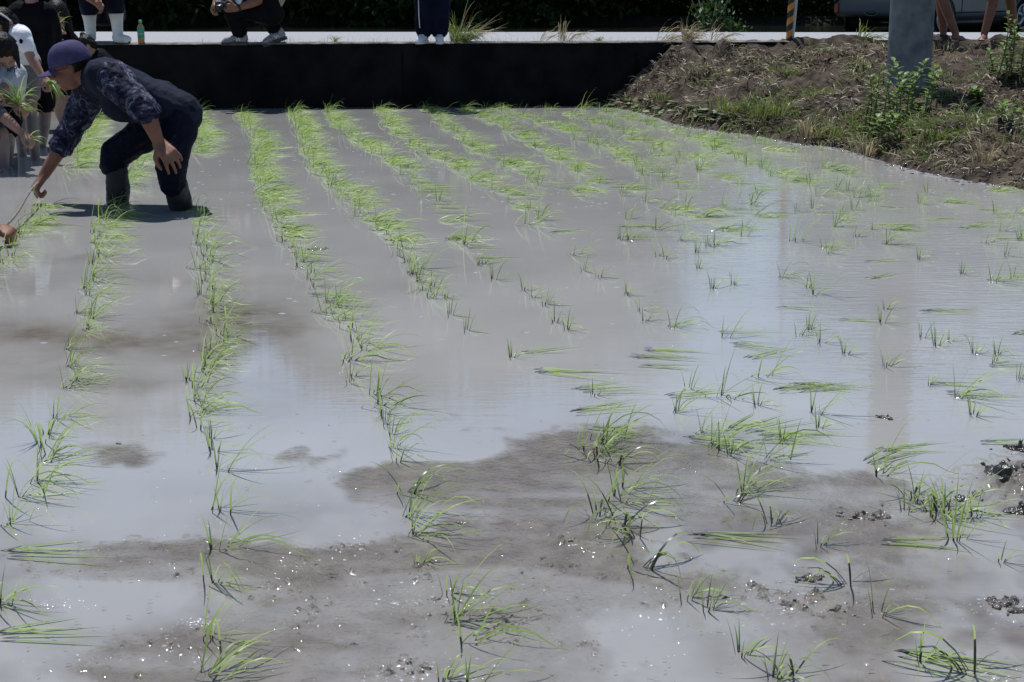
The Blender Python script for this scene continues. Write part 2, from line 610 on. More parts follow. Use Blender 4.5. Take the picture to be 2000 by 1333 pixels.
def head_frame(fwd, up):
    f = V3(fwd).normalized()
    u = V3(up)
    u = (u - f * u.dot(f)).normalized()
    return f, u, f.cross(u)  # right of the face's own view


def head(mb, c, fwd, up, s=1.0):
    f, u, r = head_frame(fwd, up)
    c = V3(c)
    mb.ell(c + u * 0.03 * s - f * 0.008 * s, r * 0.074 * s, f * 0.096 * s, u * 0.088 * s, 18)
    mb.ell(c - u * 0.045 * s + f * 0.022 * s, r * 0.058 * s, f * 0.068 * s, u * 0.072 * s, 16)
    mb.capsule(c - u * 0.088 * s + f * 0.058 * s - r * 0.012 * s, 0.024 * s, c - u * 0.088 * s + f * 0.058 * s + r * 0.012 * s, 0.024 * s)
    mb.capsule(c + f * 0.088 * s + u * 0.006 * s, 0.010 * s, c + f * 0.107 * s - u * 0.032 * s, 0.0135 * s, 10)
    for q in (-1, 1):
        mb.capsule(c + f * 0.098 * s - u * 0.034 * s, 0.009 * s, c + f * 0.094 * s - u * 0.036 * s + r * 0.013 * q * s, 0.008 * s, 8)
        mb.ell(c + r * 0.073 * q * s - f * 0.008 * s - u * 0.012 * s, r * 0.012 * s, f * 0.019 * s, u * 0.033 * s, 10)
        mb.capsule(c + f * 0.085 * s + u * 0.020 * s + r * 0.018 * q * s, 0.010 * s, c + f * 0.076 * s + u * 0.020 * s + r * 0.046 * q * s, 0.009 * s, 8)
    mb.capsule(c + f * 0.086 * s - u * 0.063 * s - r * 0.018 * s, 0.0085 * s, c + f * 0.086 * s - u * 0.063 * s + r * 0.018 * s, 0.0085 * s, 8)


def face_bits(c, fwd, up, s, parent):
    f, u, r = head_frame(fwd, up)
    c = V3(c)
    for q in (-1, 1):
        e = MB()
        e.ell(c + f * 0.082 * s + u * 0.0 * s + r * 0.032 * q * s, r * 0.012 * s, f * 0.009 * s, u * 0.006 * s, 10)
        eo = e.obj('eye', M['eye'], parent)
        i = MB()
        i.ell(c + f * 0.0905 * s + u * 0.0 * s + r * 0.032 * q * s, r * 0.006 * s, f * 0.004 * s, u * 0.006 * s, 8)
        i.obj('iris', M['hair'], eo)


def hair_cap(c, fwd, up, s, parent, style='short', m=None, strands=None):
    f, u, r = head_frame(fwd, up)
    c = V3(c)
    mb = MB()
    mb.ell(c + u * 0.042 * s - f * 0.020 * s, r * 0.087 * s, f * 0.103 * s, u * 0.088 * s, 18)
    mb.ell(c - f * 0.052 * s - u * 0.012 * s, r * 0.079 * s, f * 0.060 * s, u * 0.088 * s, 16)
    if style in ('long', 'bob'):
        L = 0.24 if style == 'long' else 0.1
        for k in range(9):
            a = math.radians(-110 + 27.5 * k)
            st = c + (r * math.sin(a) * 0.075 - f * math.cos(a) * 0.075) * s
            dn = V3((0, 0, -1)) if strands is None else V3(strands)
            mb.capsule(st + u * 0.02 * s, 0.024 * s, st + dn * L * s * random.uniform(0.85, 1.15), 0.011 * s, 10)
    if style == 'bun':
        mb.ell(c - f * 0.075 * s + u * 0.115 * s, r * 0.034 * s, f * 0.034 * s, u * 0.036 * s, 12)
    for k in range(26):
        a, b_ = random.uniform(-2.6, 2.6), random.uniform(0.1, 1.3)
        d = (r * math.sin(a) * math.cos(b_) - f * math.cos(a) * math.cos(b_) + u * math.sin(b_))
        st = c + u * 0.03 * s - f * 0.02 * s + d * 0.085 * s
        mb.capsule(st, 0.012 * s, st + (d * 0.3 - u * 0.8).normalized() * 0.05 * s, 0.004 * s, 6)
    return mb.fuse('hair', m or M['hair'], parent, 0.0065 * s, 2, 0.006, 0.02)


def lerp(a, b, t):
    return V3(a) * (1 - t) + V3(b) * t


def limb_part(mb, a, b, c, ra, rb, rc, t0, t1):
    """cover of a two-bone limb a-b-c between fractions t0..t1 (0..1 first bone, 1..2 second)"""
    def at(t):
        return (lerp(a, b, t), ra + (rb - ra) * t) if t <= 1 else (lerp(b, c, t - 1), rb + (rc - rb) * (t - 1))
    ts = [t0] + ([1.0] if t0 < 1 < t1 else []) + [t1]
    for u, v in zip(ts[:-1], ts[1:]):
        (p, r), (p2, r2) = at(u), at(v)
        mb.capsule(p, r, p2, r2)


def torso(mb, j, s, g=0.0):
    shL, shR, hL, hR = j['shL'], j['shR'], j['hipL'], j['hipR']
    inL, inR = lerp(shL, shR, 0.18), lerp(shL, shR, 0.82)
    wL, wR = lerp(inL, hL, 0.6), lerp(inR, hR, 0.6)
    mb.capsule(inL, (0.078 + g) * s, inR, (0.078 + g) * s)
    mb.capsule(lerp(shL, shR, 0.05), (0.062 + g) * s, lerp(shL, shR, 0.95), (0.062 + g) * s)
    for a, w, h in ((inL, wL, hL), (inR, wR, hR)):
        mb.capsule(a, (0.088 + g) * s, w, (0.088 + g) * s)
        mb.capsule(w, (0.088 + g) * s, h, (0.1 + g) * s)
    mb.capsule(lerp(shL, shR, .5), (0.085 + g) * s, lerp(hL, hR, .5), (0.098 + g) * s)


SHADE = {}


def person(label, j, s=1.0, skin='skin_kid', hair=('short', None), shirt='white', sleeve=0.75, bottoms='black', leg=1.0,
           feet='bare', voxel=0.0085, hf=(0, -1, 0), hu=(0, 0, 1), hands=None, neckshirt=True, leg_skin=None, parts=True, baggy=0.016, bgrp=None, group=None):
    base = lerp(j['anL'], j['anR'], 0.5)
    root = empty('person', base, label, 'person', group)
    b = MB()
    if 'head' in j:
        head(b, j['head'], hf, hu, s)
        f, u, r = head_frame(hf, hu)
        b.capsule(j['neck'], 0.056 * s, V3(j['head']) - u * 0.05 * s - f * 0.012 * s, 0.052 * s)
        b.capsule(j['neck'], 0.056 * s, lerp(j['shL'], j['shR'], .5), 0.06 * s)
    torso(b, j, s)
    for q in 'LR':
        sh, el, wr = j['sh' + q], j['el' + q], j['wr' + q]
        b.capsule(sh, 0.052 * s, el, 0.040 * s)
        b.capsule(el, 0.040 * s, lerp(el, wr, 0.3), 0.043 * s)
        b.capsule(lerp(el, wr, 0.3), 0.043 * s, wr, 0.027 * s)
        hd = (hands or {}).get(q)
        if hd:
            hand(b, wr, hd[0], hd[1], hd[2], s, *(hd[3:] if len(hd) > 3 else ()))
        else:
            f_ = (V3(wr) - V3(el)).normalized()
            bk = V3((0, 1, 0.3)) if abs(f_.y) < 0.8 else V3((0, 0, 1))
            hand(b, wr, f_, bk, f_.cross(bk), s, (20, 30, 20))
        hp, kn, an = j['hip' + q], j['kn' + q], j['an' + q]
        b.capsule(hp, 0.085 * s, kn, 0.055 * s)
        ca = lerp(kn, an, 0.3) 
        b.capsule(kn, 0.054 * s, ca, 0.056 * s)
        b.capsule(ca, 0.056 * s, an, 0.037 * s)
        if feet == 'bare':
            ff = V3(j.get('foot' + q, (0, -1, 0))).normalized()
            b.capsule(V3(an) - ff * 0.02 * s - V3((0, 0, 0.035 * s)), 0.034 * s, V3(an) + ff * 0.12 * s - V3((0, 0, 0.05 * s)), 0.026 * s)
            for k in range(5):
                sd = ff.cross(V3((0, 0, 1)))
                t0 = V3(an) + ff * 0.13 * s - V3((0, 0, 0.058 * s)) + sd * (k - 2) * 0.013 * s
                b.capsule(t0, 0.011 * s, t0 + ff * 0.03 * s, 0.009 * s, 8)
    bo = b.fuse('body', M[skin], root, voxel * s, 3)
    if leg_skin:
        # dried mud on the skin below the knee: a second material on the same surface
        bo.data.materials.append(M[leg_skin])
        lo = max(V3(j['knL']).z, V3(j['knR']).z) - 0.02
        hipc = lerp(j['hipL'], j['hipR'], 0.5)
        idx = []
        for p in bo.data.polygons:
            c = p.center
            dl = min((c - lerp(j['kn' + q], j['an' + q], t)).length for q in 'LR' for t in (0, .25, .5, .75, 1, 1.1))
            idx.append(1 if (c.z < lo + 0.03 * math.sin(c.x * 40) and dl < 0.11 * s) else 0)
        bo.data.polygons.foreach_set('material_index', idx)
    if 'head' in j and hair:
        hair_cap(j['head'], hf, hu, s, root, hair[0], None, hair[1])
        face_bits(j['head'], hf, hu, s, root)
    if shirt:
        m = MB()
        torso(m, j, s, 0.016)
        for q in 'LR':
            limb_part(m, j['sh' + q], j['el' + q], j['wr' + q], 0.072 * s, 0.058 * s, 0.042 * s, 0.0, sleeve)
        m.fuse('shirt', M[shirt], root, voxel * s, 3, 0.012, 0.07)
    if bottoms:
        m = MB()
        hL, hR = j['hipL'], j['hipR']
        sp = lerp(lerp(hL, hR, .5), lerp(j['shL'], j['shR'], .5), 0.22)
        m.capsule(hL, 0.122 * s, hR, 0.122 * s)
        m.capsule(lerp(hL, hR, .35), 0.118 * s, sp, 0.112 * s)
        m.capsule(lerp(hL, hR, .65), 0.118 * s, sp, 0.112 * s)
        for q in 'LR':
            limb_part(m, j['hip' + q], j['kn' + q], j['an' + q], (0.098 + baggy) * s, (0.072 + baggy) * s, (0.056 + baggy) * s, 0.0, leg)
        m.fuse('shorts' if leg < 1.2 else 'trousers', M[bottoms], root, voxel * s, 3, 0.016, 0.08)
    return root


def shoe(parent, an, fwd, m, sole, s=1.0, name='sneaker', pitch=0.0):
    """a laced shoe: upper, sole and lace panel"""
    f = V3(fwd).normalized()
    u = V3((0, 0, 1))
    r = f.cross(u).normalized()
    if pitch:
        R = Matrix.Rotation(pitch, 3, r)
        f, u = R @ f, R @ u
    an = V3(an)
    h = an - u * 0.075 * s - f * 0.035 * s
    mb = MB()
    mb.capsule(h + u * 0.03 * s, 0.036 * s, h + f * 0.075 * s + u * 0.035 * s, 0.039 * s)
    mb.capsule(h + u * 0.05 * s, 0.034 * s, h + u * 0.075 * s + f * 0.012 * s, 0.038 * s)
    mb.capsule(h + f * 0.06 * s + u * 0.05 * s, 0.034 * s, h + f * 0.17 * s + u * 0.018 * s, 0.031 * s)
    mb.capsule(h + f * 0.13 * s + u * 0.012 * s - r * 0.012 * s, 0.028 * s, h + f * 0.19 * s + u * 0.008 * s, 0.026 * s)
    o = mb.fuse(name, m, parent, 0.006 * s, 2)
    sl = MB()
    pts = [(-0.036, 0.022), (-0.02, 0.034), (0.06, 0.034), (0.14, 0.043), (0.19, 0.036), (0.222, 0.012)]
    ring = [(a, b) for a, b in pts] + [(a, -b) for a, b in reversed(pts)]
    vs = [h + f * a * s + r * b * s + u * z * s for z in (-0.026, 0.006) for a, b in ring]
    n = len(ring)
    sl.add(vs, [tuple(range(n - 1, -1, -1)), tuple(range(n, 2 * n))] + [(k, (k + 1) % n, n + (k + 1) % n, n + k) for k in range(n)])
    sl.obj('sole', sole, o, smooth=False, bevel=0.004)
    lc = MB()
    for k in range(5):
        c = h + f * (0.075 + 0.018 * k) * s + u * (0.082 - 0.010 * k) * s
        lc.capsule(c - r * 0.02 * s, 0.0045 * s, c + r * 0.02 * s, 0.0045 * s, 6)
    lc.obj('laces', M['offwhite'], o)
    for q in (-1, 1):
        pm = MB()
        c = h + f * 0.06 * s + r * 0.0375 * q * s + u * 0.03 * s
        for a, b_ in (((-0.018, -0.014), (-0.008, 0.016)), ((-0.008, 0.016), (0.008, -0.014)), ((0.008, -0.014), (0.018, 0.016))):
            pm.capsule(c + f * a[0] * s + u * a[1] * s, 0.005 * s, c + f * b_[0] * s + u * b_[1] * s, 0.005 * s, 6)
        pm.obj('side_mark', M['offwhite'], o)
    return o


# ------------------------------------------------------------------ farmer
def J(px, py, dy=0.0):
    return P(px, py, 8.27 + dy)


def build_farmer():
    j = dict(shL=J(212, 148, -0.17), shR=J(176, 158, 0.17), elL=J(284, 216, -0.30), wrL=J(311, 281, -0.30),
             elR=J(140, 252, 0.17), wrR=J(86, 343, 0.10), hipL=J(352, 222, -0.10), hipR=J(344, 220, 0.10),
             knL=J(334, 325, -0.24), knR=J(226, 300, 0.10), anL=G(366, 404, 0) + V3((0, 0, -0.16)), anR=G(232, 399, 0) + V3((0, 0, -0.16)),
             head=J(137, 130, 0.0), neck=J(176, 148, 0.0))
    root = empty('person', G(300, 396, 0), 'bending farmer in a purple cap and dark camouflage shirt, one hand on a knee', 'person')
    hf, hu = V3((-0.93, -0.16, -0.26)), V3((-0.2, -0.05, 0.95))
    f, u, r = head_frame(hf, hu)
    s = 1.03
    b = MB()
    head(b, j['head'], hf, hu, s)
    b.capsule(j['neck'], 0.06, V3(j['head']) - u * 0.05 - f * 0.03, 0.058)
    b.capsule(j['neck'], 0.06, lerp(j['shL'], j['shR'], .5), 0.07)
    torso(b, j, s)
    for q in 'LR':
        sh, el, wr = j['sh' + q], j['el' + q], j['wr' + q]
        b.capsule(sh, 0.055, el, 0.044)
        b.capsule(el, 0.043, lerp(el, wr, .3), 0.047)
        b.capsule(lerp(el, wr, .3), 0.047, wr, 0.030)
        hp, kn, an = j['hip' + q], j['kn' + q], j['an' + q]
        b.capsule(hp, 0.088, kn, 0.058)
        b.capsule(kn, 0.056, lerp(kn, an, .3), 0.058)
        b.capsule(lerp(kn, an, .3), 0.058, an, 0.040)
    hand(b, j['wrL'], J(333, 305, -0.36) - j['wrL'], V3((0.25, -0.85, 0.5)), V3((-0.6, -0.4, -0.6)), 1.15, (26, 34, 22), 0.22)
    hand(b, j['wrR'], J(70, 366, 0.08) - j['wrR'], V3((-0.7, -0.45, 0.4)), V3((-0.5, 0.2, -0.8)), 1.1, (55, 70, 45), 0.05)
    b.fuse('body', M['skin'], root, 0.0065, 3)
    # hair showing under the cap at the nape and temples
    h = MB()
    hc = V3(j['head'])
    h.ell(hc - f * 0.03 + u * 0.008, r * 0.084, f * 0.085, u * 0.062, 16)
    h.fuse('hair', M['hair'], root, 0.006, 1, 0.006, 0.02)
    face_bits(j['head'], hf, hu, s, root)
    # cap: crown, brim, button
    c = hc + u * 0.035 - f * 0.008
    cm = MB()
    n, rows_ = 24, 9
    vs, fs = [], []
    for i in range(rows_):
        a = (i / (rows_ - 1)) * math.pi / 2
        rr = math.cos(a) ** 0.72
        for k in range(n):
            w = 2 * math.pi * k / n
            seam = 1 - 0.012 * (abs(math.sin(w * 3)) < 0.25)
            vs.append(c + (r * 0.098 * math.cos(w) + f * 0.118 * math.sin(w)) * rr * seam + u * (-0.022 + 0.122 * math.sin(a)))
    for i in range(rows_ - 1):
        for k in range(n):
            fs.append((i * n + k, i * n + (k + 1) % n, (i + 1) * n + (k + 1) % n, (i + 1) * n + k))
    cm.add(vs, fs)
    co = cm.obj('cap', M['cap'], root)
    sd = co.modifiers.new('t', 'SOLIDIFY'); sd.thickness = 0.004
    ss = co.modifiers.new('s', 'SUBSURF'); ss.levels = ss.render_levels = 1
    br = MB()
    vs, fs = [], []
    nb = 11
    for i in range(5):
        t = i / 4
        for k in range(nb):
            a = math.radians(-62 + 124 * k / (nb - 1))
            p0 = c + r * 0.098 * math.sin(a) + f * 0.112 * math.cos(a)
            p = p0 + f * 0.080 * t * math.cos(a) ** 0.6 + u * (-0.022 - 0.016 * t - 0.02 * (math.sin(a) ** 2))
            vs.append(p)
    for i in range(4):
        for k in range(nb - 1):
            fs.append((i * nb + k, i * nb + k + 1, (i + 1) * nb + k + 1, (i + 1) * nb + k))
    br.add(vs, fs)
    bo = br.obj('cap_brim', M['cap'], co)
    sd = bo.modifiers.new('t', 'SOLIDIFY'); sd.thickness = 0.005
    ss = bo.modifiers.new('s', 'SUBSURF'); ss.levels = ss.render_levels = 1
    bt = MB()
    bt.ell(c + u * 0.103, r * 0.009, f * 0.009, u * 0.006, 10)
    bt.obj('cap_button', M['hair'], co)
    # glasses
    gl = MB()
    for q in (-1, 1):
        e = hc + f * 0.100 + r * 0.033 * q
        ring = [e + r * 0.024 * math.cos(w) + u * 0.017 * math.sin(w) for w in np.linspace(0, 2 * math.pi, 15)]
        gl.tube(ring, [0.0022] * 15, 6)
        gl.tube([hc + f * 0.098 + r * 0.057 * q, hc + f * 0.0 + r * 0.082 * q], [0.0022] * 2, 6)
    gl.tube([hc + f * 0.101 - r * 0.01, hc + f * 0.101 + r * 0.01], [0.0022] * 2, 6)
    gl.obj('glasses', M['plastic'], root)
    # shirt body and vest-like plain back
    m = MB()
    torso(m, j, s, 0.016)
    mid = lerp(lerp(j['shL'], j['shR'], .5), lerp(j['hipL'], j['hipR'], .5), .5)
    m.capsule(mid + V3((-.08, -0.03, -0.02)), 0.122, mid + V3((0.12, -0.02, -0.03)), 0.118)
    m.fuse('shirt', M['navy'], root, 0.008, 4, 0.014, 0.08)
    cl = MB()
    nk = lerp(j['neck'], lerp(j['shL'], j['shR'], .5), .35)
    ax = (V3(j['head']) - nk).normalized()
    cl.lathe(nk - ax * 0.03, [(0.094, 0), (0.088, 0.025), (0.084, 0.05), (0.078, 0.052), (0.078, 0.02)], 20, ax)
    cl.obj('collar', M['camo'], root)
    for q in 'LR':
        m = MB()
        sh, el, wr = j['sh' + q], j['el' + q], j['wr' + q]
        end = 1.04 if q == 'L' else 1.36
        limb_part(m, lerp(sh, mid, 0.12), el, wr, 0.098, 0.074, 0.052, 0, end)
        slv = m.fuse('sleeve', M['camo'], root, 0.007, 3, 0.022, 0.06)
        e = lerp(el, wr, end - 1.0)
        ax = (V3(wr) - V3(el)).normalized()
        cf = MB()
        rr = 0.074 if q == 'L' else 0.064
        cf.lathe(e - ax * 0.0, [(rr, -0.02), (rr + 0.006, 0.0), (rr + 0.005, 0.026), (rr - 0.006, 0.032), (rr - 0.016, 0.02)], 18, ax)
        cf.obj('cuff', M['camo'], slv)
    m = MB()
    hL, hR = V3(j['hipL']), V3(j['hipR'])
    sp = lerp(lerp(hL, hR, .5), lerp(j['shL'], j['shR'], .5), 0.24)
    m.capsule(hL, 0.112, hR, 0.112)
    m.capsule(hL, 0.108, sp + V3((0, -0.05, -.02)), 0.108)
    m.capsule(hR, 0.112, sp + V3((0, 0.05, -.02)), 0.108)
    m.capsule(hL, 0.112, lerp(hL, j['knL'], .55), 0.097)
    m.capsule(lerp(hL, j['knL'], .55), 0.097, V3(j['knL']), 0.080)
    m.capsule(V3(j['knL']), 0.08, lerp(j['knL'], j['anL'], .22) + V3((-0.012, 0, 0)), 0.076)
    m.capsule(hR, 0.112, lerp(hR, j['knR'], .6), 0.098)
    m.capsule(lerp(hR, j['knR'], .6), 0.098, V3(j['knR']), 0.080)
    m.capsule(V3(j['knR']), 0.078, lerp(j['knR'], j['anR'], .14) + V3((-0.015, 0, 0)), 0.074)
    m.fuse('trousers', M['trouser'], root, 0.008, 3, 0.026, 0.075)
    for q in 'LR':
        m = MB()
        kn, an = V3(j['kn' + q]), V3(j['an' + q])
        a0 = lerp(kn, an, .2)
        m.capsule(a0, 0.062, lerp(kn, an, .5), 0.066)
        m.capsule(lerp(kn, an, .5), 0.066, lerp(kn, an, .82), 0.056)
        m.capsule(lerp(kn, an, .82), 0.058, an, 0.056)
        m.capsule(an + V3((0.02, 0, -0.03)), 0.05, an + V3((-0.17, 0, -0.05)), 0.042)
        m.fuse('boot', M['boot'], root, 0.008, 2, 0.02, 0.07)
    return j


farmer_j = build_farmer()

# planting guide stick held between the farmer and a helper outside the frame
st = MB()
a, b_ = J(76, 356, 0.08), P(2, 452, 7.0)
b_.z = max(b_.z, 0.05)
pts = [lerp(a, b_, t) + V3((0, 0, 0.012 * math.sin(t * 7))) for t in np.linspace(-0.06, 1.1, 12)]
st.tube(pts, [0.0065] * 12, 8)
tag(st.obj('guide_stick', M['rope']), 'muddy thin stick held low over the water by the capped farmer', 'stick')


# ------------------------------------------------------------------ seedling bunch in a hand
def blade_np(p, d, L, w, droop, n=6, zmin=None, twist=0.0, down=V3((0, 0, -1))):
    """returns verts (2 per ring) of a tapering, drooping ribbon"""
    d = V3(d).normalized()
    p = V3(p)
    pts = [p.copy()]
    st_ = L / n
    for i in range(n):
        d = (d + down * droop * (i + 0.6) / n).normalized()
        p = p + d * st_
        if zmin is not None and p.z < zmin:
            p.z = zmin
            d.z = max(d.z, 0.0)
        pts.append(p.copy())
    out = []
    h = V3((d.x, d.y, 0))
    side = h.cross(V3((0, 0, 1)))
    if side.length < 1e-3: side = V3((1, 0, 0))
    side.normalize()
    ref = (side * math.cos(twist) + V3((0, 0, 1)) * math.sin(twist)).normalized()
    for i, q in enumerate(pts):
        t = i / n
        ww = w * (0.55 + 0.45 * min(1, t * 3)) * (1 - t ** 2.2) + 0.0003
        out += [tuple(q - ref * ww / 2), tuple(q + ref * ww / 2)]
    return out


def ribbons(list_of_blades, m, name, parent=None, shade=None, mats=None, mud=None):
    V, Fc, Sh, Mi = [], [], [], []
    for bi, bl in enumerate(list_of_blades):
        o = len(V)
        V += bl
        k = len(bl) // 2 - 1
        s_ = random.random() if shade is None else shade[bi]
        for i in range(k):
            Fc.append((o + 2 * i, o + 2 * i + 1, o + 2 * i + 3, o + 2 * i + 2))
            Sh.append(min(1, max(0, s_ + 0.12 * (i / k - 0.5))))
            Mi.append(1 if mud and mud[bi] > i / k else 0)
    return mesh_np(name, V, Fc, m, parent, True, Sh, mats=mats, midx=Mi if mats else None)


def bunch(p, d, label, n=34, L=0.24, spread=0.5):
    d = V3(d).normalized()
    bl = []
    for i in range(n):
        q = V3(p) + V3((random.uniform(-.015, .015), random.uniform(-.015, .015), random.uniform(-.015, .015)))
        dd = d + V3((random.gauss(0, spread), random.gauss(0, spread), random.gauss(0, spread)))
        bl.append(blade_np(q, dd, L * random.uniform(0.6, 1.15), 0.007, random.uniform(0.2, 0.7), 6, None, random.uniform(-1, 1)))
    for i in range(10):
        dd = -d + V3((random.gauss(0, .25), random.gauss(0, .25), -0.5))
        bl.append(blade_np(V3(p), dd, 0.06, 0.005, 0.2, 3))
    return tag(ribbons(bl, M['rice'], 'seedling_bunch'), label, 'seedlings')


# ------------------------------------------------------------------ children planting at the left
def K(px, py, Y):
    return P(px, py, Y)


kids = []
# standing child in a black T-shirt, back to the camera, head above the frame
Y = 11.2
j = dict(head=K(62, -34, Y + .02), neck=K(62, -4, Y), shL=K(28, 26, Y), shR=K(96, 26, Y), elL=K(20, 80, Y - .05), wrL=K(16, 118, Y - .2), elR=K(112, 84, Y + .12), wrR=K(113, 66, Y + .3),
         hipL=K(50, 145, Y), hipR=K(84, 145, Y), knL=K(52, 222, Y - .1), knR=K(88, 222, Y + .05), anL=K(58, 300, Y - .05), anR=K(80, 296, Y + .12))
person('child in a black T-shirt standing behind the white-shirted child, head above the frame', j, 0.84, shirt='black', sleeve=0.85, bottoms='black', leg=0.72,
       hf=(0.3, 0.9, -0.3), leg_skin='mud_skin', hair=('short', None))
bunch(K(110, 48, Y + .3), (0.1, -0.2, 0.5), 'small seedling bunch beside the black T-shirt, near the dark bowed head', 18, 0.13, 0.5)

# white T-shirt child bending, arm reaching down
Y = 10.5
j = dict(head=K(10, 46, Y - .02), neck=K(22, 62, Y), shL=K(45, 70, Y - .05), shR=K(6, 78, Y + .14), elL=K(58, 108, Y - .08), wrL=K(84, 152, Y - .12), elR=K(-8, 120, Y + .1), wrR=K(20, 150, Y + .0),
         hipL=K(52, 122, Y + .16), hipR=K(30, 126, Y + .3), knL=K(60, 220, Y - .02), knR=K(38, 220, Y + .2), anL=K(70, 318, Y - .05), anR=K(44, 312, Y + .2))
r_ = person('bending child in a white T-shirt with a hairband, holding a big seedling bunch', j, 0.80, shirt='white', sleeve=0.62, bottoms='beige', leg=0.62,
            hf=(-0.35, -0.55, -0.7), hu=(-0.5, -0.2, 0.6), hair=('bob', (-0.2, -0.1, -1)), leg_skin='mud_skin', skin='skin_kid',
            hands={'L': (K(95, 163, Y - .13) - K(84, 152, Y - .12), V3((0.2, -0.5, 0.8)), V3((0.5, -.5, -0.3)), (50, 50, 40))})
hb = MB()
f, u, r = head_frame((-0.35, -0.55, -0.7), (-0.5, -0.2, 0.6))
hc = K(10, 46, Y - .02)
hb.tube([hc + (r * math.cos(w) * 0.078 + u * (0.02 + math.sin(w) * 0.096)) - f * 0.004 for w in np.linspace(-0.3, math.pi + 0.3, 16)], [0.006] * 16, 8)
hb.obj('hairband', M['peg'], r_)
dot = MB()
dot.ell(K(41, 81, Y - .13), V3((0.013, 0, 0)), V3((0, 0.004, 0)), V3((0, 0, 0.016)), 14)
dot.obj('shirt_spot', M['black'], r_)
bunch(K(95, 160, Y - .14), (0.75, -0.3, -0.35), 'large bright seedling bunch hanging from the white-shirted child\'s hand', 46, 0.17, 0.32)

# child with APP shirt, head bowed, nearest at the edge
Y = 10.1
j = dict(head=K(10, 100, Y - .14), neck=K(8, 134, Y + .02), shL=K(34, 146, Y), shR=K(-26, 150, Y), elL=K(-2, 184, Y - .2), wrL=K(28, 201, Y - .3), elR=K(-40, 190, Y - .05), wrR=K(-4, 192, Y - .28),
         hipL=K(16, 212, Y + .1), hipR=K(-20, 212, Y + .1), knL=K(14, 258, Y - .05), knR=K(-22, 258, Y - .05), anL=K(14, 322, Y), anR=K(-24, 322, Y))
r_ = person('dark-haired child with a printed pale shirt, head bowed over a bunch of seedlings', j, 0.92, shirt='paleshirt', sleeve=0.5, bottoms='black', leg=0.8,
            hf=(0.2, -0.45, -0.85), hu=(0, -0.85, 0.5), hair=('bob', (0.2, -.1, -1)), leg_skin='mud_skin',
            hands={'L': (V3((0.8, -0.3, -0.35)), V3((0.1, -0.4, 0.9)), V3((0.3, -0.8, 0.2)), (45, 45, 30))})
tx = MB()
# letters A P P as raised strokes on the shirt front
def stroke_letter(mb, ch, o, ex, ey, h):
    S = {'A': [((0, 0), (.3, 1)), ((.3, 1), (.6, 0)), ((.12, .4), (.48, .4))],
         'P': [((0, 0), (0, 1)), ((0, 1), (.4, 1)), ((.4, 1), (.55, .78)), ((.55, .78), (.4, .52)), ((.4, .52), (0, .52))]}[ch]
    for p, q in S:
        mb.capsule(o + ex * p[0] * h + ey * p[1] * h, h * 0.085, o + ex * q[0] * h + ey * q[1] * h, h * 0.085, 6)
for k, ch in enumerate('APP'):
    stroke_letter(tx, ch, K(14 + 7.5 * k, 143 - 1.5 * k, Y - 0.088), V3((1, 0, 0.12)), V3((-0.12, 0, 1)), 0.034)
tx.obj('shirt_lettering', M['navyprint'], r_)
pr = MB()
pr.box(K(30, 158, Y - 0.083), (0.05, 0.006, 0.05))
pr.obj('shirt_print', M['blueprint'], r_, bevel=0.004)
pr = MB()
pr.capsule(K(34, 150, Y - 0.088), 0.004, K(37, 162, Y - 0.088), 0.004, 6)
pr.obj('shirt_mark', M['redprint'], r_)
bunch(K(36, 203, Y - .34), (-0.25, -0.1, 1), 'loose fan of seedlings held up in front of the printed shirt', 60, 0.2, 0.5)
bunch(K(44, 210, Y - .34), (0.9, -0.2, 0.1), 'few seedling blades pointing right from the bowed child\'s fingers', 9, 0.14, 0.22)

# child outside the frame, only the planting arm and knee showing
Y = 9.8
j = dict(head=K(-70, 150, Y), neck=K(-72, 178, Y), shL=K(-42, 205, Y - .05), shR=K(-100, 205, Y + .1), elL=K(4, 226, Y - .1), wrL=K(42, 260, Y - .12), elR=K(-110, 240, Y), wrR=K(-60, 262, Y - .1),
         hipL=K(-85, 262, Y + .15), hipR=K(-115, 262, Y + .2), knL=K(2, 262, Y - .02), knR=K(-100, 260, Y - .1), anL=K(8, 330, Y), anR=K(-110, 330, Y))
person('crouching child at the left edge, only a bent arm and muddy knee in view', j, 0.86, shirt='grey', sleeve=0.88, bottoms='grey', leg=0.9,
       hf=(0.7, -0.4, -0.6), leg_skin='mud_skin', skin='skin_kid',
       hands={'L': (V3((0.75, -0.1, -0.5)), V3((0.4, -0.3, 0.8)), V3((-0.3, -0.9, -0.2)), (35, 55, 40))})
bunch(K(54, 276, Y - .12), (0.75, -0.1, 0.6), 'single seedling being pushed into the mud by a small hand', 9, 0.13, 0.22)

# child with long loose dark hair, bowed, bare leg
Y = 12.6
j = dict(head=K(113, 32, Y - .05), neck=K(112, 66, Y), shL=K(90, 84, Y), shR=K(140, 84, Y), elL=K(92, 120, Y - .05), wrL=K(104, 150, Y - .1), elR=K(150, 120, Y), wrR=K(138, 150, Y - .12),
         hipL=K(104, 142, Y + .12), hipR=K(130, 142, Y + .12), knL=K(112, 196, Y - .1), knR=K(126, 196, Y + .0), anL=K(130, 252, Y - .05), anR=K(128, 240, Y + .25))
person('bowed child with long loose dark hair and bare legs, between black T-shirt and farmer', j, 0.98, shirt='black', sleeve=0.7, bottoms='black', leg=0.6,
       hf=(0.25, -0.75, -0.6), hu=(0.0, -0.3, 0.9), hair=('long', (0.25, -0.1, -0.95)), leg_skin=None)

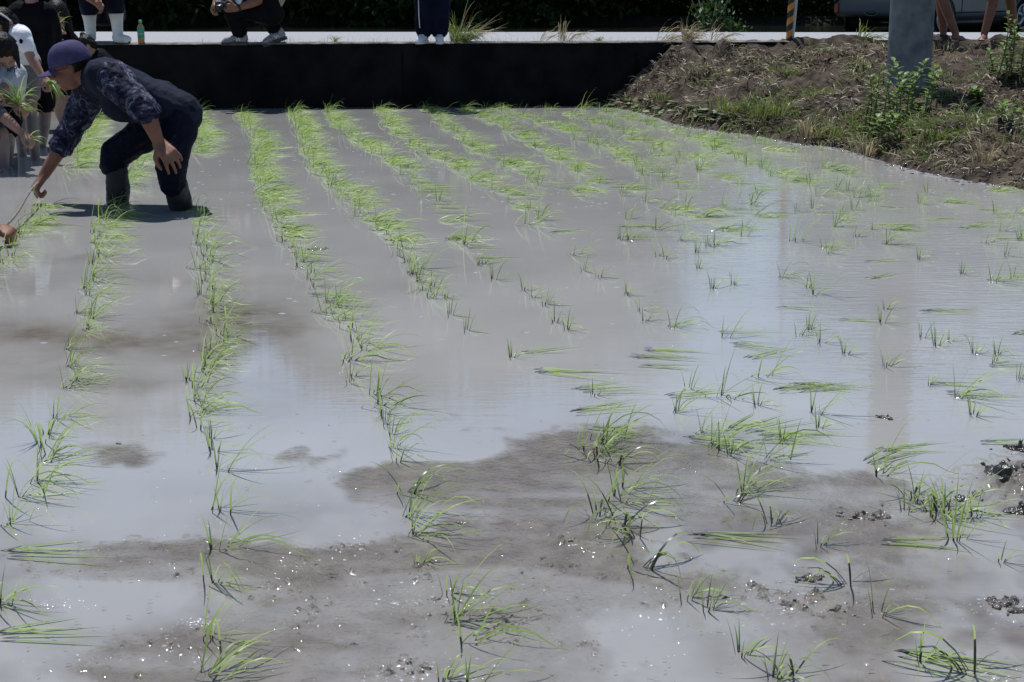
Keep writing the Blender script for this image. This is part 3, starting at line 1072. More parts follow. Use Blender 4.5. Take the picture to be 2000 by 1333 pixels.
# child with the bun behind the cap, squatting by the wall
Y = 13.9
j = dict(head=K(170, 92, Y - .1), neck=K(186, 104, Y), shL=K(190, 116, Y - .1), shR=K(196, 112, Y + .1), elL=K(178, 140, Y - .12), wrL=K(170, 168, Y - .1), elR=K(182, 140, Y + .1), wrR=K(172, 166, Y + .1),
         hipL=K(232, 150, Y - .08), hipR=K(232, 148, Y + .1), knL=K(198, 172, Y - .1), knR=K(198, 172, Y + .1), anL=K(214, 214, Y - .1), anR=K(214, 212, Y + .1))
person('child with hair tied in a bun, squatting behind the farmer\'s cap', j, 0.80, shirt='black', sleeve=0.7, bottoms='black', leg=0.7,
       hf=(-0.6, -0.35, -0.75), hu=(-0.55, 0.0, 0.75), hair=('bun', None), leg_skin='mud_skin')

# helper outside the frame at the left with a sun-dark fist in view
Y = 7.0
j = dict(head=K(-190, 190, Y), neck=K(-200, 235, Y), shL=K(-120, 265, Y - .05), shR=K(-255, 265, Y + .05), elL=K(-70, 375, Y - .1), wrL=K(-14, 446, Y), elR=K(-270, 370, Y), wrR=K(-200, 420, Y - .1),
         hipL=K(-200, 470, Y + .25), hipR=K(-270, 470, Y + .25), knL=K(-170, 440, Y - .15), knR=K(-290, 440, Y - .1), anL=K(-175, 545, Y + .05), anR=K(-280, 545, Y + .1))
person('helper squatting beyond the left edge, one sun-dark fist in view holding the stick', j, 1.0, skin='skin', shirt='grey', sleeve=1.2, bottoms='trouser', leg=1.6,
       hf=(0.8, -0.2, -0.5), hands={'L': (V3((0.9, 0.0, -0.25)), V3((0.2, -0.4, 0.9)), V3((0.1, 0.9, 0.3)), (60, 70, 50))})

# ------------------------------------------------------------------ setting: paddy, wall, road, ground
# waterline of the bank (picture points turned into ground points)
WL = [G(*p) for p in ((1150, 206), (1190, 208), (1260, 222), (1330, 246), (1400, 256), (1470, 264), (1560, 281), (1640, 289), (1720, 313), (1800, 336), (1880, 351), (2000, 370))]
WL += [V3((3.6, 7.2, 0)), V3((4.6, 5.2, 0)), V3((6.0, 3.0, 0)), V3((8.0, 0.0, 0)), V3((10, -4, 0))]
WLx, WLy = np.array([p.x for p in WL]), np.array([p.y for p in WL])


def seg_dist(X, Yv):
    """signed distance to the waterline, positive on the bank side"""
    best = np.full(X.shape, 1e9)
    sign = np.ones(X.shape)
    for i in range(len(WL) - 1):
        ax, ay, bx, by = WLx[i], WLy[i], WLx[i + 1], WLy[i + 1]
        dx, dy = bx - ax, by - ay
        t = np.clip(((X - ax) * dx + (Yv - ay) * dy) / (dx * dx + dy * dy), 0, 1)
        qx, qy = ax + t * dx, ay + t * dy
        d = np.hypot(X - qx, Yv - qy)
        cr = dx * (Yv - ay) - dy * (X - ax)
        up_ = d < best
        best = np.where(up_, d, best)
        sign = np.where(up_, np.where(cr > 0, 1, -1), sign)
    return best * sign


WALL_A, WALL_B = G(400, 213), G(1200, 207)
wd = (WALL_B - WALL_A).normalized()


def wall_y(x):
    return WALL_A.y + (x - WALL_A.x) * wd.y / wd.x


ROADZ = 0.615

# paddy surface, laid out fan-wise from near to far so that the near mud is fine
BL = [  # (px, py, rx, ry, height): positive = mud just proud of the water
    (255, 895, 95, 34, 1.0), (600, 890, 70, 24, 0.55), (250, 1090, 230, 42, 1.0), (270, 1310, 170, 40, 0.7), (430, 1330, 160, 30, .6),
    (1130, 905, 290, 70, 1.15), (800, 962, 160, 27, 0.9), (1100, 1060, 420, 130, 0.9), (560, 1120, 200, 55, 0.75), (640, 1250, 330, 62, 0.85),
    (1750, 1090, 210, 120, 0.5), (1450, 965, 260, 50, 0.75), (1250, 1180, 380, 70, .55), (1650, 1000, 160, 34, .9), (1650, 1270, 120, 80, 0.5),
    (1350, 1290, 400, 70, 0.25), (1960, 940, 90, 45, .7), (1940, 1250, 120, 80, .45), (900, 1320, 300, 60, 0.45),
    (840, 880, 110, 25, -1.0), (150, 1190, 260, 38, -0.9), (1255, 1235, 120, 45, -0.9), (640, 1010, 130, 45, -0.55), (330, 985, 220, 45, -0.8),
    (1500, 1020, 160, 45, -0.7), (1560, 1110, 90, 50, -.35), (1850, 880, 200, 70, -0.7), (1450, 1100, 80, 60, -.5), (1880, 1130, 60, 40, -.3)]


def mud_field(PX, PY, X, Yv):
    m = np.full(PX.shape, -0.62)
    wx = 26 * fbm(X * 3.1 + 5, Yv * 3.1, 3) * np.clip((PY - 150) / 600, 0.2, 1.6)
    wy = 9 * fbm(X * 3.3 - 7, Yv * 3.3 + 40, 3)
    for (px, py, rx, ry, hgt) in BL:
        q = ((PX + wx - px) / rx) ** 2 + ((PY + wy - py) / ry) ** 2
        m = m + hgt * np.exp(-np.clip(q, 0, 40) * 0.75)
    m = m + 0.22 * fbm(X * 4.2, Yv * 2.6, 4) + 0.15 * fbm(X * 16, Yv * 11, 4, .6) + 0.03 * fbm(X * 60, Yv * 40, 2)
    return m


pxs = np.arange(-700, 2704, 4.0)
pys = np.concatenate([np.arange(196, 420, 3.0), np.arange(420, 1500, 3.2)])
PX, PY = np.meshgrid(pxs, pys)
dzr = -math.sin(TH) - (PY - 666.5) / F * math.cos(TH)
dyr = math.cos(TH) - (PY - 666.5) / F * math.sin(TH)
T = (0 - H) / dzr
X, Yv = T * (PX - 1000) / F, T * dyr
mf = mud_field(PX, PY, X, Yv)
expo = np.clip(mf / 0.44 + 0.5, 0, 1)
expo = expo * expo * (3 - 2 * expo)
# thin films of silty water lie in streaks across the mud
film = np.clip(0.5 + 1.5 * fbm(X * 2.4 + 60, Yv * 7.5, 4), 0, 1)
expo = expo * (1 - 0.52 * film * np.clip((PY - 880) / 120, 0, 1))
mound = np.exp(-((PX - 2015) / 115) ** 2 - ((PY - 948) / 42) ** 2)
expo = np.maximum(expo, np.clip(mound * 1.6 - .2, 0, 1))
shallow = 1 / (1 + np.exp(-(mf + 0.22) * 8))
# lumps: small clods poke through where the mud is at the surface
l1 = fbm(X * 10, Yv * 7, 3)
l2 = fbm(X * 46, Yv * 34, 3)
l3 = fbm(X * 110, Yv * 80, 2)
rough_zone = np.clip((PY - 900) / 250, 0, 1) * np.clip(fbm(X * 2.2 + 30, Yv * 1.7, 2) * 1.3 + 0.55, 0, 1)
for (px, py, rx, ry) in ((650, 1080, 60, 25), (850, 1170, 90, 25), (790, 1310, 120, 25), (1690, 1010, 80, 35), (1570, 1140, 80, 35), (1780, 985, 70, 22), (1480, 915, 60, 20), (1120, 1060, 70, 30), (1340, 910, 40, 15), (1600, 1180, 100, 25), (1950, 1180, 70, 25), (1940, 1310, 60, 20), (560, 1120, 60, 20), (1950, 960, 80, 50)):
    q = ((PX - px) / rx) ** 2 + ((PY - py) / ry) ** 2
    rough_zone = rough_zone + 1.1 * np.exp(-q * 1.2)
l4 = 1 - 2 * np.abs(fbm(X * 34 + 3, Yv * 26, 3))
lump = np.clip(l1 * 0.30 + l2 * 0.5 + l3 * 0.35 + l4 * .25 - 0.42, 0, 1.2) * rough_zone * np.clip(shallow * 1.5, 0, 1)
Z = 0.0022 * expo + 0.012 * lump
Z = Z + 0.026 * mound * np.clip(.45 + .7 * l1 + .6 * l2 + .3 * l4, 0, 1.6)
Z = Z + expo * 0.0016 * np.clip(l2 + 0.6 * l3, -1, 2) * np.clip(rough_zone, 0.15, 1.2) * 1.2
# far ripples round the feet are left to the shader
near_ = np.clip((PY - 930) / 200, 0, 1)
mudv = np.clip(np.maximum(np.maximum(expo * .95, shallow * near_ * .62), np.clip(lump * 2.2, 0, 1)), 0, 1)
mudv = np.maximum(mudv, near_ * .62 * np.clip(.7 + .8 * fbm(X * 5, Yv * 3, 4), 0.25, 1.3))
right_ = np.clip((PX - 1150) / 250, 0, 1) * np.clip((PY - 930) / 80, 0, 1)
mudv = np.maximum(mudv, right_ * np.clip(.62 + .9 * fbm(X * 4 + 11, Yv * 3, 4) + .3 * fbm(X * 22, Yv * 15, 2), 0.3, 1.0))
lumpv = np.clip(lump * 3.5 + np.clip(rough_zone - .35, 0, 1) * .35 * shallow, 0, 1)
soft = np.zeros_like(mf)
for (px, py, rx, ry, a_) in ((200, 660, 120, 12, .4), (400, 640, 150, 14, .3), (700, 560, 200, 10, .12), (30, 560, 60, 14, .3), (310, 680, 190, 26, .45), (480, 610, 110, 40, .5), (60, 650, 100, 30, .5), (250, 750, 130, 18, .35), (330, 545, 200, 12, .15), (130, 505, 90, 10, .35), (500, 800, 200, 30, .2), (600, 740, 160, 40, .25), (1300, 860, 250, 30, .4), (80, 720, 140, 30, .3), (540, 630, 60, 40, .3), (560, 1000, 120, 40, .25), (250, 1250, 180, 30, .2)):
    q = ((PX + 20 * l1 - px) / rx) ** 2 + ((PY + 6 * l1 - py) / ry) ** 2
    soft = soft + 1.5 * a_ * np.exp(-q * 0.8)
mudv = np.clip(mudv + soft * (0.8 + 0.3 * fbm(X * 6, Yv * 4, 3)), 0, 1)
nr, nc = PX.shape
idx = np.arange(nr * nc).reshape(nr, nc)
quads = np.stack([idx[:-1, :-1], idx[1:, :-1], idx[1:, 1:], idx[:-1, 1:]], -1).reshape(-1, 4)
po = mesh_np('paddy_water', np.stack([X, Yv, Z], -1).reshape(-1, 3), quads, M['paddy'])
a = po.data.attributes.new('mud', 'FLOAT', 'POINT')
a.data.foreach_set('value', mudv.ravel().astype(np.float32))
for nm_, ar_ in (('expo', expo), ('lumps', lumpv)):
    a = po.data.attributes.new(nm_, 'FLOAT', 'POINT')
    a.data.foreach_set('value', np.clip(ar_, 0, 1).ravel().astype(np.float32))
tag(po, kind='structure')
# the same water going on outside the finely built part
wm = MB()
wm.add([(-60, -6, -0.004), (16, -6, -0.004), (16, 15.6, -0.004), (-60, 15.6, -0.004)], [(0, 1, 2, 3)])
tag(wm.obj('water', M['paddy'], smooth=False), kind='structure')

# ground: one sheet to the horizon, low under the paddy and the pond
g = MB()
prof = [(-400, .3), (-9, .3), (-7, -.3), (-6.5, -.5), (14.9, -.5), (15.3, .45), (18.6, .45), (19.2, -.2), (29.2, -.2), (30.5, .5), (45, .7), (80, 2.0), (160, 6.0), (900, 10)]
vs, fs = [], []
for y, z in prof:
    vs += [(-700, y, z), (700, y, z)]
for i in range(len(prof) - 1):
    fs.append((2 * i, 2 * i + 1, 2 * i + 3, 2 * i + 2))
g.add(vs, fs)
tag(g.obj('ground', M['dark_soil'], smooth=False), kind='structure')

# pond behind the road
pm_ = MB()
pm_.add([(-60, 18.7, .34), (60, 18.7, .34), (60, 30.2, .34), (-60, 30.2, .34)], [(0, 1, 2, 3)])
tag(pm_.obj('pond_water', M['pond'], smooth=False), kind='structure')

# retaining wall along the paddy, a slab with a coping
def along(x, off=0.0, z=0.0):
    return V3((x, wall_y(x) + off, z))

w = MB()
nseg = 140
x0, x1 = -26.0, 3.2
vs, fs = [], []
for i in range(nseg + 1):
    x = x0 + (x1 - x0) * i / nseg
    jig = random.uniform(-.006, .006)
    for off, z in ((0.05 + jig, -0.4), (0.0 + jig, 0.02), (0.012 + jig * .7, 0.3), (0.02 + random.uniform(-.004, .004), 0.598), (0.15, 0.598), (0.15, -0.4)):
        vs.append(along(x, off, z))
for i in range(nseg):
    for k in range(6):
        k2 = (k + 1) % 6
        fs.append((i * 6 + k, (i + 1) * 6 + k, (i + 1) * 6 + k2, i * 6 + k2))
fs.append((0, 1, 2, 3, 4, 5)); fs.append(tuple(nseg * 6 + k for k in (5, 4, 3, 2, 1, 0)))
w.add(vs, fs)
wall_root = empty('retaining_wall', along(-10, 0, 0), 'low stained, shade-darkened concrete retaining wall between the paddy and the road', 'wall')
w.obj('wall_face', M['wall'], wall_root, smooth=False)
c_ = MB()
vs, fs = [], []
for i in range(nseg * 3 + 1):
    x = x0 + (x1 - x0) * i / (nseg * 3)
    e = random.uniform(-.01, .006)
    dz = random.uniform(-.006, .003)
    for off, z in ((0.012 + e, 0.600), (0.002 + e, 0.607 + dz), (0.016 + e, 0.615 + dz), (0.15, 0.618), (0.15, 0.600)):
        vs.append(along(x, off, z))
for i in range(nseg * 3):
    for k in range(5):
        k2 = (k + 1) % 5
        fs.append((i * 5 + k, (i + 1) * 5 + k, (i + 1) * 5 + k2, i * 5 + k2))
c_.add(vs, fs)
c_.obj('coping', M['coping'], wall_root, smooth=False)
# construction joints in the face
for x in (-7.2, -4.1, -1.05, 1.2):
    jm = MB()
    jm.box(along(x, 0.008, 0.27), (0.012, 0.012, 0.49))
    jm.obj('joint', M['black'], wall_root)

# road
rd = MB()
vs, fs = [], []
for i in range(61):
    x = -60 + 2.0 * i
    e0 = 0.152
    vs += [V3((x, wall_y(x) + e0, ROADZ)), V3((x, 17.3 - 0.02 * (x + 3) + (0.02 * math.sin(x * 3)), ROADZ + 0.02))]
for i in range(60):
    fs.append((2 * i, 2 * i + 2, 2 * i + 3, 2 * i + 1))
rd.add(vs, fs)
tag(rd.obj('road', M['road'], smooth=False), kind='structure')
lot = MB()
lot.add([(3.7, 18.5, .30), (34, 18.0, .30), (34, 36, .26), (6.4, 36, .26), (3.7, 18.5, -.4), (34, 18.0, -.4), (34, 36, -.4), (6.4, 36, -.4)],
        [(0, 1, 2, 3), (4, 5, 1, 0), (5, 6, 2, 1), (6, 7, 3, 2), (7, 4, 0, 3)])
tag(lot.obj('pavement', M['lot'], smooth=False), kind='structure')

# bank (earth heightfield)
bx = np.arange(0.3, 16.0, 0.05)
by = np.arange(-3.0, 16.2, 0.05)
BX, BY = np.meshgrid(bx, by)


def bank_h(X_, Y_):
    d = seg_dist(X_, Y_)
    wy_ = WALL_A.y + (X_ - WALL_A.x) * wd.y / wd.x
    e = np.clip(wy_ + 0.25 - Y_, 0.0, None)
    dd = np.clip(d, 0, None)
    r = dd / (dd + e * 0.85 + 1e-3)
    z = np.minimum(0.65 * r ** 0.75, 0.75 * dd)
    z = z + 0.10 * np.clip(dd * 3, 0, 1) * np.clip(1 - dd, 0, 1)
    n_ = 0.075 * fbm(X_ * 1.9, Y_ * 1.9, 3) + 0.07 * fbm(X_ * 6, Y_ * 6, 3) + 0.035 * fbm(X_ * 17, Y_ * 17, 2)
    z = z + n_ * np.clip(dd * 2.5, 0, 1) * np.clip(e * 2.0 + 0.1, 0, 1)
    z = np.where(d < 0, np.maximum(d * 0.5, -0.12) + 0.0, z + 0.012)
    # flat verge near the road
    z = np.where(e < 0.02, np.minimum(z, 0.607), z)
    return np.minimum(z, 0.69), d


BZ, BD = bank_h(BX, BY)
BD0 = BD
nr, nc = BX.shape
idx = np.arange(nr * nc).reshape(nr, nc)
keep = (BD[:-1, :-1] > -0.12) & (BY[:-1, :-1] < wall_y(0) + 0.1 + (BX[:-1, :-1]) * wd.y / wd.x)
quads = np.stack([idx[:-1, :-1], idx[:-1, 1:], idx[1:, 1:], idx[1:, :-1]], -1)[keep]
tag(mesh_np('bank', np.stack([BX, BY, BZ], -1).reshape(-1, 3), quads.reshape(-1, 4), M['soil']), kind='structure')
ex = MB()
ex.add([(15.9, -8, .55), (120, -8, .55), (120, 15.9, .55), (15.9, 15.9, .55)], [(0, 1, 2, 3)])
tag(ex.obj('bank', M['soil'], smooth=False), kind='structure')


def bank_z(x, y):
    z, d = bank_h(np.array([[x]]), np.array([[y]]))
    return float(z[0, 0]), float(d[0, 0])


def bank_zf(x, y):
    i = min(max((x - 0.3) / 0.05, 0), BX.shape[1] - 1.001); k = min(max((y + 3.0) / 0.05, 0), BX.shape[0] - 1.001)
    a, b = int(i), int(k)
    u, v = i - a, k - b
    return float((BZ[b, a] * (1 - u) + BZ[b, a + 1] * u) * (1 - v) + (BZ[b + 1, a] * (1 - u) + BZ[b + 1, a + 1] * u) * v)


def on_bank(px, py):
    """ground point of the bank under a picture point"""
    d = ray(px, py)
    o = V3((0, 0, H))
    t0 = (0.75 - H) / d.z
    for i in range(400):
        p = o + d * (t0 + i * 0.03)
        zz = bank_zf(p.x, p.y)
        if zz >= p.z or p.z < 0.0:
            return V3((p.x, p.y, max(zz, 0)))
    return p


# ------------------------------------------------------------------ bank vegetation
def scatter_blades(name, m, n, xr, yr, dens, Lr, wr, up=0.5, droop=(0.2, 1.0), lean=(0.15, -0.05), shade_pow=1.0, kind='stuff', lab=None, segs=3):
    bl, sh = [], []
    tries = 0
    while len(bl) < n and tries < n * 12:
        tries += 1
        x, y = random.uniform(*xr), random.uniform(*yr)
        if y > wall_y(x) + 0.15: continue
        p = dens(x, y)
        if random.random() > p: continue
        z, d = bank_z_fast(x, y)
        if d < 0.02: continue
        a = random.uniform(0, 2 * math.pi)
        dv = V3((math.cos(a) + lean[0] * 2, math.sin(a) + lean[1] * 2, up * random.uniform(0.2, 1.8)))
        bl.append(blade_np((x, y, z - 0.004), dv, random.uniform(*Lr), random.uniform(*wr), random.uniform(*droop), segs, None, random.uniform(-1.2, 1.2)))
        sh.append(random.random() ** shade_pow)
    o = ribbons(bl, m, name, None, sh)
    o['kind'] = kind
    return o


def bank_z_fast(x, y):
    i = int(round((x - 0.3) / 0.05)); k = int(round((y + 3.0) / 0.05))
    i = min(max(i, 0), BX.shape[1] - 1); k = min(max(k, 0), BX.shape[0] - 1)
    return float(BZ[k, i]), float(BD0[k, i])


_gx, _gy = np.meshgrid(np.arange(0, 512) * .125, np.arange(0, 512) * .125)
_NZ = fbm(_gx, _gy, 3)


def nz(x, y, s_):
    return float(_NZ[int(y * s_ * 8) & 511, int(x * s_ * 8) & 511])


scatter_blades('dry_grass', M['dry'], 46000, (0.9, 7.0), (6.5, 15.0), lambda x, y: 0.45 + 0.7 * nz(x, y, 1.6), (0.04, 0.15), (0.005, 0.011), 0.42, (0.1, 1.3), shade_pow=1.7)
scatter_blades('green_grass', M['grass'], 19000, (0.9, 7.0), (6.5, 15.0), lambda x, y: min(1, max(0, 1.2 * nz(x + 9, y, 0.9) + 1.0 * nz(x + 4, y + 3, 2.2) + 0.22 - 0.3 * (y > 13.2))), (0.05, 0.17), (0.005, 0.010), 1.1, (0.3, 1.0))
scatter_blades('verge_grass', M['straw'], 3500, (1.6, 7.0), (13.7, 15.0), lambda x, y: 0.35 + .8 * nz(x, y, 2.1), (0.03, 0.10), (0.003, 0.006), 1.4, (0.2, 0.9), shade_pow=1.8)


def tuft(name, p, n, L, m, label, cat='grass', group=None, up=1.4, wind=0.35, w=(0.005, 0.010), droop=(0.3, 1.0), rad=0.05):
    bl = []
    for i in range(n):
        a = random.uniform(0, 2 * math.pi)
        q = V3(p) + V3((math.cos(a), math.sin(a), 0)) * random.uniform(0, rad)
        dv = V3((math.cos(a) * 0.6 + wind, math.sin(a) * 0.6, up * random.uniform(0.6, 1.3)))
        bl.append(blade_np(q, dv, L * random.uniform(0.5, 1.15), random.uniform(*w), random.uniform(*droop), 6, None, random.uniform(-1.2, 1.2)))
    o = ribbons(bl, m, name)
    return tag(o, label, cat, group)


gt = 'grass tufts on the bank'
tuft('grass_tuft', on_bank(1300, 200), 70, .13, M['grass'], 'short green tuft just right of the wall\'s dark end, above the fallen leaves', group=gt, rad=.12)
tuft('grass_tuft', on_bank(1425, 222), 120, .18, M['grass'], 'wide yellow-green tuft low on the bank near the water bend', group=gt, rad=.22)
tuft('grass_tuft', on_bank(1495, 232), 140, .22, M['grass'], 'tallest bright green tuft at the middle of the bank foot', group=gt, rad=.2)
tuft('grass_tuft', on_bank(1530, 225), 90, .2, M['grass'], 'blue-green tuft touching the tallest tuft on its right', group=gt, rad=.16)
tuft('grass_tuft', on_bank(1585, 272), 90, .2, M['straw'], 'brown and yellow tuft over a dark hollow at the waterline', group=gt, rad=.12)
tuft('grass_tuft', on_bank(1535, 150), 120, .14, M['grass'], 'olive thin grass patch on the slope below the striped guard', group=gt, rad=.16)
tuft('grass_tuft', on_bank(1640, 268), 80, .16, M['grass'], 'low green tuft by the water left of the tall weeds', group=gt, rad=.2)
tuft('grass_tuft', on_bank(1832, 278), 100, .2, M['grass'], 'green fan-shaped tuft low on the bank below the pole\'s right side', group=gt, rad=.1)
tuft('grass_tuft', on_bank(1846, 200), 45, .17, M['grass'], 'small upright yellow-green tuft at the edge of the pole shadow', group=gt, rad=.05, wind=.05)
tuft('grass_tuft', on_bank(1930, 325), 60, .2, M['straw'], 'straw tuft drooping to the water at the lower right of the bank', group=gt, rad=.12)
tuft('grass_tuft', on_bank(1850, 100), 130, .15, M['straw'], 'dry standing grass at the right foot of the pole by the road', group=gt, rad=.3, wind=.1)
tuft('grass_tuft', on_bank(1700, 305), 50, .2, M['straw'], 'pale blades hanging into the water below the weeds', group=gt, rad=.14)

wg = 'grass clumps on the wall top'


def on_wall(px, off=0.12):
    Yd = wall_y((px - 1000) / F * 14.9) + off
    p = P(px, 80, Yd)
    return V3((p.x, Yd, 0.614))


tuft('grass_clump', on_wall(897), 190, .30, M['grass'], 'big windswept grass clump on the wall beside the navy trousers', group=wg, wind=.45, rad=.10, droop=(.2, 1.3))
tuft('grass_clump', on_wall(905), 26, .46, M['straw'], 'long dry stalks rising out of the big grass clump', group=wg, wind=.75, rad=.08, up=1.0, droop=(0, .5))
tuft('grass_clump', on_wall(655), 26, .10, M['grass'], 'small green sprig on the wall right of the grey sneakers', group=wg, rad=.03, wind=.05)
tuft('grass_clump', on_wall(1055), 16, .26, M['straw'], 'thin arching dry grass, left of the wispy pair on the wall', group=wg, wind=.5, rad=.08)
tuft('grass_clump', on_wall(1110), 40, .24, M['straw'], 'wispy straw grass clump right of the thin arching one', group=wg, wind=.6, rad=.10)
tuft('grass_clump', on_wall(1170), 26, .07, M['grass'], 'tiny green weed sprout at the wall edge, mid gap', group=wg, rad=.03, wind=0)
tuft('grass_clump', on_wall(1300), 34, .36, M['straw'], 'pinkish dry plumes leaning right over the wall', group=wg, wind=.8, rad=.12, up=.8)
tuft('grass_clump', on_wall(1342), 110, .22, M['straw'], 'dense tan grass clump on the wall near the bank', group=wg, wind=.5, rad=.06)
tuft('grass_clump', on_wall(1345), 18, .38, M['straw'], 'tall feathery stalks growing from the dense tan clump', group=wg, wind=.7, rad=.06, up=.9)
tuft('grass_clump', on_wall(1400), 36, .28, M['straw'], 'sparse pale plumes where wall and bank meet', group=wg, wind=.7, rad=.14, up=.8)
tuft('grass_clump', on_wall(1690, .2), 46, .28, M['grass'], 'arching green grass in front of the car bumper', group=wg, wind=.6, rad=.10, up=.9)
bl, sh = [], []
for i in range(900):
    px = random.uniform(380, 1420)
    if random.random() > 0.25 + 0.75 * max(0, nz(px * .01, 3, 1.6)): continue
    q = on_wall(px, random.uniform(0.0, .26))
    bl.append(blade_np(q, (random.gauss(.1, .3), random.gauss(0, .3), 1), random.uniform(.015, .07), .003, .4, 3, None, random.uniform(-1, 1)))
    sh.append(random.random())
ribbons(bl, M['straw'], 'edge_grass', None, sh)['kind'] = 'stuff'


def weed(p, h, n_leaf, label, L=0.12, w=0.034, group='tall weeds on the bank', stems=3, lean=0.1, rad=.05, mleaf='weed'):
    root = empty('tall_weed', p, label, 'weed', group)
    sm = MB()
    V, Fc, Sh = [], [], []
    for s_ in range(stems):
        q = V3(p) + V3((random.uniform(-1, 1) * rad, random.uniform(-1, 1) * rad, -0.02))
        hh = h * random.uniform(0.6, 1.05)
        n_leaf = max(8, int(n_leaf * 1.35)) if s_ == 0 else n_leaf
        ln = V3((random.gauss(lean, .12), random.gauss(0, .1), 1))
        pts = [q + ln * hh * t + V3((0.02 * math.sin(t * 4 + s_), 0, 0)) for t in np.linspace(0, 1, 7)]
        sm.tube(pts, [0.006 * (1 - 0.7 * t) * (0.6 + h) for t in np.linspace(0, 1, 7)], 6)
        for k in range(n_leaf):
            t = 0.12 + 0.88 * k / (n_leaf - 1)
            c = lerp(pts[int(t * 5.99)], pts[min(6, int(t * 5.99) + 1)], (t * 5.99) % 1)
            a = k * 2.4 + s_
            el = 0.25 + 0.7 * t
            d = V3((math.cos(a), math.sin(a), el)).normalized()
            ll = L * random.uniform(0.7, 1.2) * (1.0 - 0.35 * t)
            side = d.cross(V3((0, 0, 1))).normalized()
            o = len(V)
            sh_ = random.random()
            for i, ww in enumerate((0.15, 0.8, 1.0, 0.65, 0.05)):
                tt = i / 4
                cc = c + d * ll * tt + V3((0, 0, -0.35 * ll * tt * tt))
                V += [tuple(cc - side * w * ww / 2 + V3((0, 0, .003))), tuple(cc), tuple(cc + side * w * ww / 2 + V3((0, 0, .003)))]
            for i in range(4):
                for e in (0, 1):
                    Fc.append((o + 3 * i + e, o + 3 * i + e + 1, o + 3 * i + e + 4, o + 3 * i + e + 3))
                    Sh.append(min(1, sh_ * 0.7 + 0.3 * t))
    sm.obj('stem', M['stem'], root)
    mesh_np('foliage', V, Fc, M[mleaf], root, True, Sh)
    return root


weed(on_bank(1690, 262), .50, 16, 'slender leafy weed left of the pole, tallest stem leaning at its left', stems=3, rad=.05)
weed(on_bank(1722, 262), .52, 18, 'bushy leafy weed directly in front of the pole\'s left edge', stems=4, rad=.09)
weed(on_bank(1765, 240), .42, 16, 'leafy weed in front of the middle of the pole foot', stems=4, rad=.1)
weed(on_bank(1795, 225), .40, 18, 'leafy weed at the right front of the pole foot', stems=4, rad=.08)
weed(on_bank(1745, 275), .2, 9, 'low broad-leaved plant at the water below the pole', stems=6, rad=.14, L=.09, w=.04)
weed(on_bank(1770, 235), .16, 8, 'broad pale-leaved weed among the stems under the pole', stems=4, rad=.1, L=.09, w=.045)
weed(on_bank(1905, 205), .12, 7, 'low wide-leaved plant lit bright at the shadow edge', stems=4, rad=.09, L=.11, w=.055)
weed(on_bank(1932, 150), .34, 15, 'dark single weed standing against the pale road', stems=1, rad=.01, L=.10, w=.035)
weed(on_bank(1962, 158), .42, 15, 'thin weed left of the rightmost leafy thicket', stems=3, rad=.06)
weed(on_bank(1990, 158), .58, 22, 'thick leafy weed clump at the right edge of the bank', stems=7, rad=.16, L=.1, w=.028)
weed(on_bank(2040, 165), .6, 22, 'leafy weed clump just outside the right edge', stems=6, rad=.16, L=.1, w=.028)
weed(on_bank(1985, 245), .16, 8, 'small weed low on the bank at the right edge', stems=4, rad=.1)

# pale fallen leaves on the shore in front of the wall end
V, Fc, Sh = [], [], []
for i in range(120):
    t = random.random() ** 1.2
    px = 1185 + 260 * t + random.gauss(0, 12)
    py = 206 + 46 * t - random.uniform(-2, 22)
    p = on_bank(px, py)
    a = random.uniform(0, 6.28)
    L = random.uniform(.06, .13); w_ = L * random.uniform(.35, .6)
    e1 = V3((math.cos(a), math.sin(a), random.uniform(-.2, .35))) * L / 2
    e2 = V3((-math.sin(a), math.cos(a), random.uniform(-.3, .3))) * w_ / 2
    o = len(V)
    c = p + V3((0, 0, random.uniform(.006, .03)))
    V += [tuple(c - e1), tuple(c - e1 * .3 + e2), tuple(c + e1 * .4 + e2 * .8), tuple(c + e1), tuple(c + e1 * .4 - e2 * .8), tuple(c - e1 * .3 - e2)]
    Fc += [(o, o + 1, o + 5, o), (o + 1, o + 2, o + 4, o + 5), (o + 2, o + 3, o + 4, o + 2)]
    s_ = random.random()
    Sh += [s_] * 3
me = bpy.data.meshes.new('fallen_leaves')
me.from_pydata(V, [], [tuple(dict.fromkeys(f)) for f in Fc])
me.materials.append(M['litter'])
at_ = me.attributes.new('shade', 'FLOAT', 'FACE')
at_.data.foreach_set('value', Sh)
lo_ = bpy.data.objects.new('fallen_leaves', me)
put(lo_)
lo_['kind'] = 'stuff'

# wet lumps along the waterline
sm_ = MB()
for i in range(700):
    k = random.uniform(0, 11)
    a_, b2 = WL[int(k)], WL[int(k) + 1]
    nrm = V3((-(b2.y - a_.y), b2.x - a_.x, 0)).normalized()
    dd_ = random.gauss(.05, .07)
    p = lerp(a_, b2, k % 1) + nrm * dd_
    z_, d_ = bank_z_fast(p.x, p.y)
    r0 = random.uniform(.003, .009)
    sm_.ell(p + V3((0, 0, max(z_, 0) + r0 * .1)), V3((r0 * random.uniform(1, 2.2), 0, 0)), V3((0, r0 * 1.2, 0)), V3((0, 0, r0 * .6)), 8)
so = sm_.obj('shore_mud', M['wet_mud'])
so['kind'] = 'stuff'

# ------------------------------------------------------------------ pole, guy guard, bottle
pb = on_bank(1774, 152)
Yp = pb.y
pr_ = MB()
rb = 42 * Yp / F
pr_.lathe(pb + V3((0, 0, -0.3)), [(rb * 1.01, 0), (rb, 0.3), (rb * 0.985, 1.2), (rb * 0.86, 5), (rb * 0.62, 11), (0.001, 11)], 40)
tag(pr_.obj('utility_pole', M['pole']), 'thick grey concrete utility pole standing on the bank', 'utility pole')

